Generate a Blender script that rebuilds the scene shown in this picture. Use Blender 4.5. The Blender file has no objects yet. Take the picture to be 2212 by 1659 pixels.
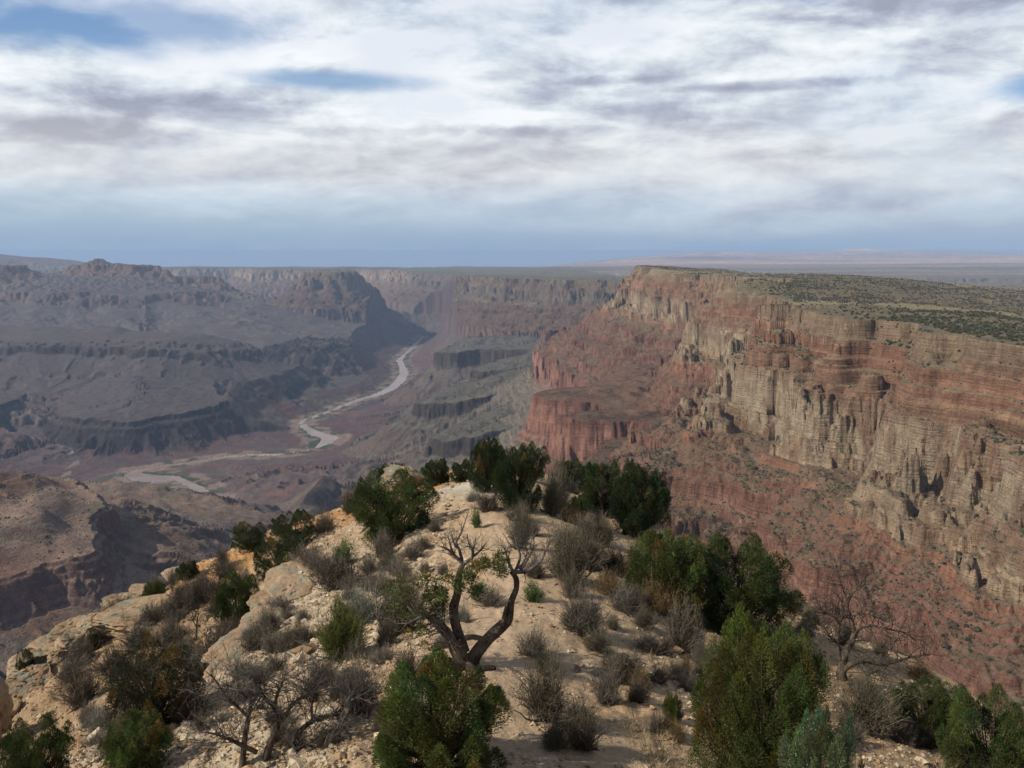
import bpy, math, random
import numpy as np
from math import radians, sin, cos, tan, atan, atan2, pi, sqrt

scene = bpy.context.scene
C = scene.collection
# ------------------------------------------------------------------ camera
F_PX = 850.0                                  # focal length in pixels of the 1024 wide frame
PITCH = atan((384 - 250) / F_PX)              # looking a little down into the canyon
cam_data = bpy.data.cameras.new('camera')
cam_data.sensor_width = 36.0
cam_data.lens = F_PX / 1024 * 36.0
cam_data.clip_start = 0.1
cam_data.clip_end = 200000
cam = bpy.data.objects.new('camera', cam_data)
C.objects.link(cam)
cam.location = (0, 0, 0)
cam.rotation_euler = (pi / 2 - PITCH, 0, 0)
scene.camera = cam

# ------------------------------------------------------------------ colour management
scene.view_settings.view_transform = 'Standard'
scene.view_settings.look = 'None'
scene.view_settings.gamma = 1.0
scene.view_settings.exposure = 0.0
scene.view_settings.use_curve_mapping = False
scene.render.engine = 'CYCLES'
scene.cycles.use_denoising = True
scene.cycles.max_bounces = 5
scene.cycles.diffuse_bounces = 2
scene.cycles.transmission_bounces = 3
scene.cycles.transparent_max_bounces = 8
scene.cycles.volume_bounces = 0

# ------------------------------------------------------------------ sun
SUN_EL = radians(38)
SUN_AZ = radians(108)                          # to the left of the view direction, a little behind
sun_dir = np.array([-sin(SUN_AZ) * cos(SUN_EL), cos(SUN_AZ) * cos(SUN_EL), sin(SUN_EL)])
sd = bpy.data.lights.new('sun', 'SUN')
sd.energy = 4.9
sd.angle = radians(0.6)
sd.color = (1.0, 0.90, 0.76)
sun = bpy.data.objects.new('sun', sd)
C.objects.link(sun)
from mathutils import Vector
sun.rotation_euler = Vector(sun_dir).to_track_quat('Z', 'Y').to_euler()

# ------------------------------------------------------------------ sky
def N(nt, kind, **kw):
    n = nt.nodes.new(kind)
    for k, v in kw.items():
        if k == 'ins':
            for i, val in v.items():
                n.inputs[i].default_value = val
        else:
            setattr(n, k, v)
    return n

world = bpy.data.worlds.new('World')
scene.world = world
world.use_nodes = True
wt = world.node_tree
wt.nodes.clear()
L = wt.links.new
out = N(wt, 'ShaderNodeOutputWorld')
sky = N(wt, 'ShaderNodeTexSky', sky_type='NISHITA', sun_disc=False, sun_elevation=SUN_EL,
        sun_rotation=-SUN_AZ, altitude=2200, air_density=1.0, dust_density=1.0, ozone_density=1.0)
bg_sky = N(wt, 'ShaderNodeBackground', ins={1: 0.10})
L(sky.outputs[0], bg_sky.inputs[0])
tc = N(wt, 'ShaderNodeTexCoord')
sep = N(wt, 'ShaderNodeSeparateXYZ')
L(tc.outputs['Generated'], sep.inputs[0])

def M(op, a, b=None, clamp=False, nt=wt):
    n = nt.nodes.new('ShaderNodeMath'); n.operation = op; n.use_clamp = clamp
    for i, v in enumerate((a, b)):
        if v is None: continue
        if isinstance(v, (int, float)): n.inputs[i].default_value = v
        else: nt.links.new(v, n.inputs[i])
    return n.outputs[0]
def MR(v, a, b, c, d, smooth=True, nt=wt):
    n = nt.nodes.new('ShaderNodeMapRange'); n.clamp = True
    n.interpolation_type = 'SMOOTHSTEP' if smooth else 'LINEAR'
    nt.links.new(v, n.inputs[0])
    for i, x in enumerate((a, b, c, d)): n.inputs[i + 1].default_value = x
    return n.outputs[0]
def MIX(f, a, b, nt=wt):
    n = nt.nodes.new('ShaderNodeMix'); n.data_type = 'RGBA'
    if isinstance(f, (int, float)): n.inputs[0].default_value = f
    else: nt.links.new(f, n.inputs[0])
    for s, v in ((6, a), (7, b)):
        if isinstance(v, tuple): n.inputs[s].default_value = (*v, 1)
        else: nt.links.new(v, n.inputs[s])
    return n.outputs[2]

X, Y, Z = sep.outputs
zc = M('MAXIMUM', Z, 0.0)
den = M('ADD', zc, 0.30)
cp = N(wt, 'ShaderNodeCombineXYZ')
L(M('DIVIDE', X, den), cp.inputs[0]); L(M('DIVIDE', Y, den), cp.inputs[1])
def wnoise(scale, detail, rough, dist, loc, stretch=(1, 1, 1), src=None):
    mp = N(wt, 'ShaderNodeMapping')
    mp.inputs['Location'].default_value = loc
    mp.inputs['Scale'].default_value = stretch
    L(src or cp.outputs[0], mp.inputs[0])
    n = N(wt, 'ShaderNodeTexNoise', ins={'Scale': scale, 'Detail': detail, 'Roughness': rough, 'Distortion': dist})
    L(mp.outputs[0], n.inputs['Vector'])
    return n.outputs[0]
# the same directions on azimuth / elevation, for where the clouds stand in the sky
azm = M('ARCTAN2', X, Y)
elev = M('ARCSINE', Z)
def blob(az, el, ra, re, jitter=0.0):
    dx = M('DIVIDE', M('SUBTRACT', azm, radians(az)), radians(ra))
    dy = M('DIVIDE', M('SUBTRACT', elev, radians(el)), radians(re))
    d = M('SQRT', M('ADD', M('MULTIPLY', dx, dx), M('MULTIPLY', dy, dy)))
    if jitter: d = M('ADD', d, M('MULTIPLY', M('SUBTRACT', bil, 0.5), jitter))
    return MR(d, 0.25, 1.15, 1.0, 0.0)
ae = N(wt, 'ShaderNodeCombineXYZ')
L(azm, ae.inputs[0]); L(M('MULTIPLY', elev, 2.4), ae.inputs[1])
bil = wnoise(8.0, 8, 0.57, 0.25, (3.1, 1.7, 0.4), src=ae.outputs[0])
bil_up = wnoise(8.0, 8, 0.57, 0.25, (3.1 - .010, 1.7 + .022, 0.4), src=ae.outputs[0])        # billows
str_ = wnoise(1.3, 8, 0.55, 0.3, (1.3, 4.2, 0.0), (0.9, 1.1, 1))        # broad sheets
fine = wnoise(3.0, 8, 0.52, 0.2, (7.7, 2.2, 1.0), (0.8, 1.1, 1))
fine_up = wnoise(3.0, 8, 0.52, 0.2, (7.7 - .03, 2.2 - .06, 1.0), (0.8, 1.1, 1))          # streaks
band = wnoise(4.5, 7, 0.58, 0.2, (5.0, 8.0, 2.0), (0.9, 1.7, 1), src=ae.outputs[0])

def NSUB(v, k): return M('MULTIPLY', M('SUBTRACT', v, 0.5), k)
def mx(*a):
    r = a[0]
    for b in a[1:]: r = M('MAXIMUM', r, b)
    return r
# blue gaps
gaps = mx(blob(-28, 12.6, 9, 2.0, 1.3), M('MULTIPLY', blob(-20, 13.2, 9, 1.6, 1.6), 0.75),
          M('MULTIPLY', blob(-11.5, 10.5, 7, 0.75, 1.0), 0.85), blob(31.5, 8.8, 4.0, 1.1, 0.8),
          M('MULTIPLY', blob(19, 15.4, 5, 1.1, 1.6), 0.8), M('MULTIPLY', blob(27, 17.0, 5, 0.9, 1.4), 0.8))
cover = MR(M('ADD', str_, NSUB(fine, 0.7)), 0.36, 0.56, 0.80, 1.0)
cover = M('MULTIPLY', cover, M('SUBTRACT', 1.0, M('MULTIPLY', gaps, 0.97)), True)
# grey undersides
dark = mx(blob(-20.5, 8.7, 8, 1.7, 1.1), blob(-25, 6.9, 9, 1.3, 1.0), M('MULTIPLY', blob(-15, 7.6, 7, 0.7, 0.8), 0.8),
          M('MULTIPLY', blob(10, 16.0, 7, 1.3, 1.6), 0.85), M('MULTIPLY', blob(26, 14.0, 9, 1.2, 1.6), 0.85),
          M('MULTIPLY', blob(6, 10.6, 5, 0.45, 0.9), 0.7), M('MULTIPLY', blob(17, 10.0, 9, 0.42, 0.9), 0.7),
          M('MULTIPLY', blob(0, 7.6, 9, 0.5, 1.2), 0.6), M('MULTIPLY', blob(24, 5.2, 9, 0.7, 0.9), 0.55))
brt = mx(blob(-15, 12.4, 16, 3.0, 0.9), M('MULTIPLY', blob(-9, 9.3, 7, 0.8, 1.0), 1.0), M('MULTIPLY', blob(-2, 8.6, 7, 0.35, 0.6), 1.0),
         M('MULTIPLY', blob(14, 11.0, 8, 0.9, 0.9), 0.8), M('MULTIPLY', blob(-29, 9.6, 6, 1.6, 1.0), 0.9),
         M('MULTIPLY', blob(22, 12.3, 7, 0.6, 0.9), 0.7))
g = M('ADD', MR(M('ADD', fine, NSUB(band, 0.8)), 0.34, 0.66, 0.0, 1.0), M('MULTIPLY', NSUB(bil, 1.0), 1.9))
g = M('ADD', M('MULTIPLY', g, 0.52), NSUB(str_, 1.0))
g = M('SUBTRACT', M('ADD', g, M('MULTIPLY', dark, 0.47)), M('MULTIPLY', brt, 0.30))
# edges that face the sun are bright, undersides grey
g = M('SUBTRACT', g, M('MULTIPLY', M('SUBTRACT', bil, bil_up), 2.6))
g = M('SUBTRACT', g, M('MULTIPLY', M('SUBTRACT', fine, fine_up), 1.0))
g = M('ADD', M('MULTIPLY', g, MR(elev, radians(3.5), radians(8.5), 0.62, 1.0)), M('MULTIPLY', MR(elev, radians(3.5), radians(8.5), 1.0, 0.0), 0.13))
g = M('ADD', g, 0.06, True)
cr = N(wt, 'ShaderNodeValToRGB')
L(g, cr.inputs[0])
e = cr.color_ramp.elements
e[0].position = 0.0; e[0].color = (0.93, 0.96, 1.0, 1)
e[1].position = 1.0; e[1].color = (0.35, 0.39, 0.49, 1)
for p_, c_ in ((0.22, (0.80, 0.86, 0.91)), (0.45, (0.64, 0.70, 0.78)), (0.72, (0.47, 0.51, 0.62))):
    q_ = e.new(p_); q_.color = (*c_, 1)
# warm veil low over the right half of the horizon, then blue rain haze along it
warm = M('MULTIPLY', MR(elev, radians(2.6), radians(5.5), 0.0, 1.0), MR(elev, radians(5.5), radians(9.5), 1.0, 0.0))
cl = MIX(M('MULTIPLY', warm, 0.30), cr.outputs[0], (0.80, 0.745, 0.70))
low = MR(M('ADD', elev, M('MULTIPLY', NSUB(band, 1.0), 0.085)), radians(0.7), radians(5.3), 1.0, 0.0)
lowc = MIX(MR(azm, radians(-30), radians(30), 0.0, 1.0), (0.34, 0.47, 0.61), (0.385, 0.475, 0.61))
lowc = MIX(MR(elev, radians(0.0), radians(2.0), 1.0, 0.0), lowc, (0.285, 0.402, 0.575))
cl = MIX(M('MULTIPLY', low, 0.93), cl, lowc)
cover = mx(cover, low)
blue = MIX(MR(elev, radians(6), radians(16), 0.0, 1.0), (0.27, 0.47, 0.74), (0.17, 0.34, 0.66))
bg_gap = N(wt, 'ShaderNodeBackground', ins={1: 1.0})
L(blue, bg_gap.inputs[0])
bg_cl = N(wt, 'ShaderNodeBackground', ins={1: 1.0})
L(cl, bg_cl.inputs[0])
mg = N(wt, 'ShaderNodeMixShader', ins={0: 0.6}); L(bg_sky.outputs[0], mg.inputs[1]); L(bg_gap.outputs[0], mg.inputs[2])
mxs = N(wt, 'ShaderNodeMixShader'); L(cover, mxs.inputs[0]); L(mg.outputs[0], mxs.inputs[1]); L(bg_cl.outputs[0], mxs.inputs[2])
# overhead, out of view, the sky is set darker to weaken ambient light
zen = MR(elev, radians(17), radians(34), 0.0, 1.0)
bg_z = N(wt, 'ShaderNodeBackground', ins={1: 1.0})
L(MIX(MR(str_, .35, .65, 0, 1), (0.16, 0.21, 0.31), (0.24, 0.26, 0.31)), bg_z.inputs[0])
mz = N(wt, 'ShaderNodeMixShader'); L(zen, mz.inputs[0]); L(mxs.outputs[0], mz.inputs[1]); L(bg_z.outputs[0], mz.inputs[2])
L(mz.outputs[0], out.inputs[0])

# ------------------------------------------------------------------ numeric helpers
K = 1024 / 2212.0
def ray(U, V):
    dx = (U * K - 512) / F_PX; dv = (384 - V * K) / F_PX
    return dx, cos(PITCH) + dv * sin(PITCH), -sin(PITCH) + dv * cos(PITCH)
def at_z(U, V, z):
    x, y, q = ray(U, V); t = z / q
    return (x * t, y * t)

_rng = np.random.RandomState(7)
_P = _rng.permutation(256).astype(np.int32)
_P = np.concatenate([_P, _P, _P])
_ang = _rng.rand(256) * 2 * pi
_GX = np.cos(_ang).astype(np.float32); _GY = np.sin(_ang).astype(np.float32)
def pn(x, y, seed=0):
    x = np.asarray(x, dtype=np.float64); y = np.asarray(y, dtype=np.float64)
    x = x + seed * 17.37; y = y + seed * 5.91
    xf = np.floor(x); yf = np.floor(y)
    xi = xf.astype(np.int64) & 255; yi = yf.astype(np.int64) & 255
    fx = (x - xf).astype(np.float32); fy = (y - yf).astype(np.float32)
    u = fx * fx * fx * (fx * (fx * 6 - 15) + 10); v = fy * fy * fy * (fy * (fy * 6 - 15) + 10)
    s = (seed * 37) & 255
    x1 = (xi + 1) & 255; y1 = (yi + 1) & 255
    a = _P[xi + s]; b = _P[x1 + s]
    def g(ix, iy, dx, dy):
        h = _P[(ix + iy) & 255]
        return _GX[h] * dx + _GY[h] * dy
    n00 = g(a, yi, fx, fy); n10 = g(b, yi, fx - 1, fy)
    n01 = g(a, y1, fx, fy - 1); n11 = g(b, y1, fx - 1, fy - 1)
    p = n00 + u * (n10 - n00); q = n01 + u * (n11 - n01)
    return 1.5 * (p + v * (q - p))
def fbm(x, y, lam, octv, seed, gain=0.5):
    r = 0; a = 1.0
    for o in range(octv):
        r = r + a * pn(x / lam, y / lam, seed + o * 3); lam /= 2.03; a *= gain
    return r
def rid(x, y, lam, octv, seed, gain=0.5):       # sharp creases: near 0 in the creases, up to 1 on the flats
    r = 0; a = 1.0; t = 0
    for o in range(octv):
        r = r + a * np.abs(pn(x / lam, y / lam, seed + o * 3)) * 1.5; t += a; lam /= 2.03; a *= gain
    return r / t
def sst(v, a, b):
    t = np.clip((v - a) / (b - a), 0, 1); return t * t * (3 - 2 * t)
def lin(v, a, b):
    return np.clip((v - a) / (b - a), 0, 1)

# signed distance to plan outlines, on a plan grid (positive outside)
GX0, GX1, GY0, GY1, GS = -24000, 24000, -600, 26000, 60
_gx = np.arange(GX0, GX1 + GS, GS, dtype=np.float64); _gy = np.arange(GY0, GY1 + GS, GS, dtype=np.float64)
_GXX, _GYY = np.meshgrid(_gx, _gy)
def seg_dist(P, closed=True):
    px = _GXX; py = _GYY
    best = np.full(px.shape, 1e12); inside = np.zeros(px.shape, bool)
    n = len(P)
    for i in range(n if closed else n - 1):
        ax, ay = P[i]; bx, by = P[(i + 1) % n]
        ex, ey = bx - ax, by - ay; l2 = ex * ex + ey * ey + 1e-9
        t = np.clip(((px - ax) * ex + (py - ay) * ey) / l2, 0, 1)
        d2 = (px - ax - t * ex) ** 2 + (py - ay - t * ey) ** 2
        np.minimum(best, d2, out=best)
        if closed:
            c = ((ay > py) != (by > py)) & (px < ex * (py - ay) / (ey if abs(ey) > 1e-9 else 1e-9) + ax)
            inside ^= c
    d = np.sqrt(best)
    if closed: d[inside] *= -1
    return d.astype(np.float32)
def seg_arc(P):
    best = np.full(_GXX.shape, 1e12); A = np.zeros(_GXX.shape, np.float32); run = 0.0
    for i in range(len(P)):
        ax, ay = P[i]; bx, by = P[(i + 1) % len(P)]; ex, ey = bx - ax, by - ay; l2 = ex * ex + ey * ey + 1e-9
        t = np.clip(((_GXX - ax) * ex + (_GYY - ay) * ey) / l2, 0, 1)
        d2 = (_GXX - ax - t * ex) ** 2 + (_GYY - ay - t * ey) ** 2
        m = d2 < best; best[m] = d2[m]; A[m] = (run + t * sqrt(l2))[m]; run += sqrt(l2)
    return A
def lookup(G, x, y):
    u = np.clip((x - GX0) / GS, 0, len(_gx) - 1.001); v = np.clip((y - GY0) / GS, 0, len(_gy) - 1.001)
    i = u.astype(np.int32); j = v.astype(np.int32); fu = (u - i).astype(np.float32); fv = (v - j).astype(np.float32)
    a = G[j, i]; b = G[j, i + 1]; c = G[j + 1, i]; d = G[j + 1, i + 1]
    return (a * (1 - fu) + b * fu) * (1 - fv) + (c * (1 - fu) + d * fu) * fv

# ------------------------------------------------------------------ plan of the canyon (metres, camera at 0,0,0)
def Sdip(y):                                     # the beds step down to the north
    return -200 * sst(y, 6300, 9600) - 0.012 * np.clip(y - 9600, 0, 9000)
RIM = [(900, 250), (800, 850), (735, 1150), (672, 1300), (705, 1440), (640, 1600), (618, 1740), (700, 1900), (668, 2060),
       (780, 2290), (800, 2480), (890, 2780), (770, 2900), (800, 3050), (905, 3300), (1130, 3560), (1260, 3900), (1050, 4250), (960, 4560), (905, 5100),
       (835, 5700), (880, 6050), (1250, 6500), (1420, 7300), (1150, 8350), (1040, 8700), (640, 9250), (330, 9850), (-40, 10540), (-430, 11350), (-920, 12080),
       (-820, 12800), (-480, 13600), (-760, 14500), (-1200, 15500), (-1900, 17200), (-2400, 18900), (-3000, 20500), (-4000, 21500), (-4700, 20300), (-6100, 20200), (-6400, 21500), (-7200, 22300), (-8300, 21500),
       (-9500, 21800), (-9900, 22800), (-11500, 23200), (-14000, 23300), (-17000, 23400), (-24500, 23700), (-24500, 40000), (40000, 40000), (40000, -3000), (1500, -3000)]
WALL = [(200, 300), (120, 900), (110, 1500), (150, 2000), (230, 2330), (400, 2470), (420, 2560), (260, 2590), (150, 2620), (140, 2710), (204, 2780), (340, 2850), (300, 2960), (165, 3020), (70, 3090),
        (80, 3170), (120, 3230), (330, 3330), (430, 3700), (520, 4180), (400, 4650), (270, 4930), (215, 5150), (330, 5500), (270, 5800), (360, 6400), (560, 7000), (600, 7400),
        (300, 7640), (270, 7850), (540, 7900), (620, 8100), (330, 8700), (20, 9350), (-300, 10050), (-560, 10650), (-880, 11100), (-1230, 11650), (-1200, 12300), (-1000, 13200),
        (2500, 13200), (2500, 300)]
BUTTE = [(-3160, 13250), (-2950, 13080), (-2640, 13180), (-2520, 13600), (-2600, 14100), (-2900, 14400), (-3180, 14100)]
BUTTE_RIDGE = [(-3900, 14200), (-3500, 13200), (-2900, 12650), (-2200, 12900), (-1900, 13600), (-2000, 14500), (-3000, 15400)]
PEAK_A = [(-7050, 13500), (-6620, 13300), (-6330, 13420), (-5900, 13350), (-5650, 13600), (-6000, 14000), (-6900, 14100)]
PEAK_A2 = [(-7600, 13300), (-6900, 13000), (-5700, 13100), (-5200, 13500), (-4700, 13700), (-5300, 14300), (-7300, 14600)]
PEAK_B = [(-10200, 11600), (-7700, 11900), (-7150, 12400), (-7500, 13400), (-10500, 13600)]
NWALL = [(-12000, 10600), (-9000, 11000), (-7600, 11000), (-6900, 11500), (-6200, 11300), (-5600, 11700), (-5200, 11950), (-4700, 12100), (-4400, 12500), (-4900, 13500),
         (-6500, 15000), (-12000, 16000)]
MESA = [(-7600, 8000), (-5600, 8050), (-4700, 7900), (-4100, 8150), (-3500, 8100), (-3000, 8300), (-2700, 8600), (-2550, 8900), (-2900, 9250), (-3600, 9250), (-4600, 9200), (-7600, 9400)]
DARKHILL = [(-2750, 9250), (-2250, 9350), (-1950, 9750), (-1800, 10300), (-2050, 10700), (-2600, 10300)]
FRONT = [(-3450, 6350), (-3150, 6060), (-2780, 6040), (-2520, 6280), (-2330, 6560), (-2330, 6850), (-2550, 7300), (-2900, 8100), (-4200, 8300), (-3800, 7000)]
FRONT_L = [(-8000, 5600), (-4900, 5750), (-4150, 5850), (-3880, 6150), (-3950, 6800), (-4500, 7700), (-8000, 7700)]
BENCH_A = [(-505, 4660), (-420, 4560), (-230, 4520), (0, 4580), (140, 4560), (420, 4300), (900, 4500), (700, 5500), (250, 5560), (-60, 5200), (-330, 4900)]
BENCH_B = [(-690, 5830), (-560, 5740), (-300, 5760), (-60, 5820), (100, 5640), (300, 5700), (700, 6100), (300, 6700), (-50, 6500), (-400, 6250)]
BENCH_C = [(-360, 7150), (-250, 7020), (100, 7000), (300, 6800), (600, 7200), (300, 7700), (-100, 7500)]
BENCH_D = [(-830, 8350), (-740, 8150), (-560, 8080), (-300, 8150), (-60, 7980), (300, 7700), (700, 8300), (100, 9100), (-500, 9300)]
SPUR = [(-2600, 1500), (-1600, 1580), (-1280, 1690), (-1140, 1790), (-1085, 1865), (-985, 1905), (-1035, 2010), (-1120, 2110), (-1105, 2220), (-1300, 2420), (-1700, 2500), (-2600, 2600)]
SPUR_B = [(-1700, 3050), (-1420, 2860), (-1180, 2790), (-900, 2800), (-700, 2880), (-1000, 2990), (-1400, 3120)]
LEDGE = [(-640, 2560), (-430, 2640), (-330, 2760), (-520, 2900), (-760, 2760)]
FARCLIFF = [(2500, 13500), (4200, 13900), (6000, 13600), (7600, 13900), (9300, 13300), (11500, 12700), (16000, 12500), (24500, 12500), (24500, 40000), (-500, 40000), (1500, 19000)]
HILL_A = [(-1190, 4250), (-900, 3950), (-480, 3700)]           # crest of the purple hills in the valley
HILL_B = [(-1190, 4250), (-1450, 4000), (-1600, 3600)]
HILL_C = [(-1330, 5000), (-900, 4750), (-400, 4400)]
HILL_D = [(-900, 3950), (-900, 3500), (-700, 3100)]
KNOB = [(-2310, 6950), (-2150, 7020), (-2050, 7250)]
DIKE = [(-2450, 7500), (-2250, 8100), (-2250, 8900)]
RIVER_PX = [(890, 752, 60), (874, 764, 55), (862, 779, 75), (869, 792, 75), (873, 806, 95), (864, 822, 105), (846, 838, 95), (818, 852, 85), (784, 861, 75), (752, 872, 62), (712, 889, 48), (670, 903, 44), (648, 912, 42),
            (660, 924, 62), (684, 938, 100), (714, 946, 125), (703, 957, 85), (683, 967, 45), (655, 975, 30), (620, 980, 40), (585, 983, 50), (540, 983.5, 55), (497, 986, 55), (450, 993, 55), (400, 1001, 55),
            (350, 1008, 60), (300, 1016, 70), (281, 1026, 90), (312, 1033, 150), (345, 1035, 140), (374, 1031, 70), (400, 1042, 60), (430, 1056, 70)]
RIVER = [(-1520.0, 14500.0)] + [at_z(U, V, -1450) for U, V, w in RIVER_PX] + [(-1500, 4300), (-2600, 3900), (-5000, 3700)]
RIVER_W = [60] + [w for _, _, w in RIVER_PX] + [70, 70, 70]
WASH = [at_z(U, V, -1400) for U, V in ((20, 968), (75, 962), (118, 966), (138, 975), (168, 988), (150, 1003), (137, 1018), (105, 1030))]

_S = {k: seg_dist(v) for k, v in dict(RIM=RIM, WALL=WALL, BUTTE=BUTTE, BUTTE_RIDGE=BUTTE_RIDGE, PEAK_A=PEAK_A, PEAK_A2=PEAK_A2, PEAK_B=PEAK_B, NWALL=NWALL, MESA=MESA,
      DARKHILL=DARKHILL, FRONT=FRONT, FRONT_L=FRONT_L, BENCH_A=BENCH_A, BENCH_B=BENCH_B, BENCH_C=BENCH_C, BENCH_D=BENCH_D, SPUR=SPUR, SPUR_B=SPUR_B, LEDGE=LEDGE,
      FARCLIFF=FARCLIFF).items()}
_S.update({k: seg_dist(v, False) for k, v in dict(HILL_A=HILL_A, HILL_B=HILL_B, HILL_C=HILL_C, HILL_D=HILL_D, KNOB=KNOB, DIKE=DIKE, RIVER=RIVER, WASH=WASH).items()})
# width of the river at its nearest stretch
def near_width():
    best = np.full(_GXX.shape, 1e12); W = np.zeros(_GXX.shape, np.float32)
    for i in range(len(RIVER) - 1):
        ax, ay = RIVER[i]; bx, by = RIVER[i + 1]; ex, ey = bx - ax, by - ay
        t = np.clip(((_GXX - ax) * ex + (_GYY - ay) * ey) / (ex * ex + ey * ey), 0, 1)
        d2 = (_GXX - ax - t * ex) ** 2 + (_GYY - ay - t * ey) ** 2
        m = d2 < best; best[m] = d2[m]; W[m] = (RIVER_W[i] + (RIVER_W[i + 1] - RIVER_W[i]) * t)[m]
    return W
_S['RW'] = near_width()

for k, v in dict(RIVER=RIVER, RIM=RIM, WALL=WALL, BENCH_A=BENCH_A, BENCH_B=BENCH_B, BENCH_C=BENCH_C, BENCH_D=BENCH_D, MESA=MESA, FRONT=FRONT, FRONT_L=FRONT_L, SPUR=SPUR, SPUR_B=SPUR_B, NWALL=NWALL, BUTTE=BUTTE, DARKHILL=DARKHILL, PEAK_A2=PEAK_A2).items():
    _S['s' + k] = seg_arc(v)
def gully(nm, d, x, y, lam, seed, wob):
    # sharp spurs running down the slope with washes between them
    a = lookup(_S['s' + nm], x, y) + wob
    dd = np.clip(d, 0, None) + 200
    g = 1 - 2.2 * np.abs(pn(a / lam, dd / (5 * lam), seed)); g = g + 0.5 * (1 - 2.2 * np.abs(pn(a / (lam * .45), dd / (3 * lam), seed + 3)))
    return (g - 0.55) / 1.0
# ids used for colouring and for splitting the terrain into its plain parts
F_FLOOR, F_RIM, F_WALL, F_BUTTE, F_PEAK, F_NWALL, F_MESA, F_DARK, F_FRONT, F_BENCH, F_SPUR, F_HILL, F_FAR, F_VIEW = range(14)

def ledges(h, q, period, amount, seed, x, y, sharp=0.16):
    """turn a smooth slope into thin resistant ledges with gentler ground between"""
    w = pn(x / 410, y / 410, seed) * 0.35 + q / period
    k = np.floor(w); f = w - k
    gap = .45 + .55 * sst(pn(x / 150 + k * 3.7, y / 150 - k * 2.1, seed + 50), -.35, .15)        # a ledge gives out here and there
    s = np.where(f < 1 - sharp, f * 0.22 / (1 - sharp), 0.22 + (f - (1 - sharp)) * 0.78 / sharp)
    return h + amount * gap * (s - f) * period

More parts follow.
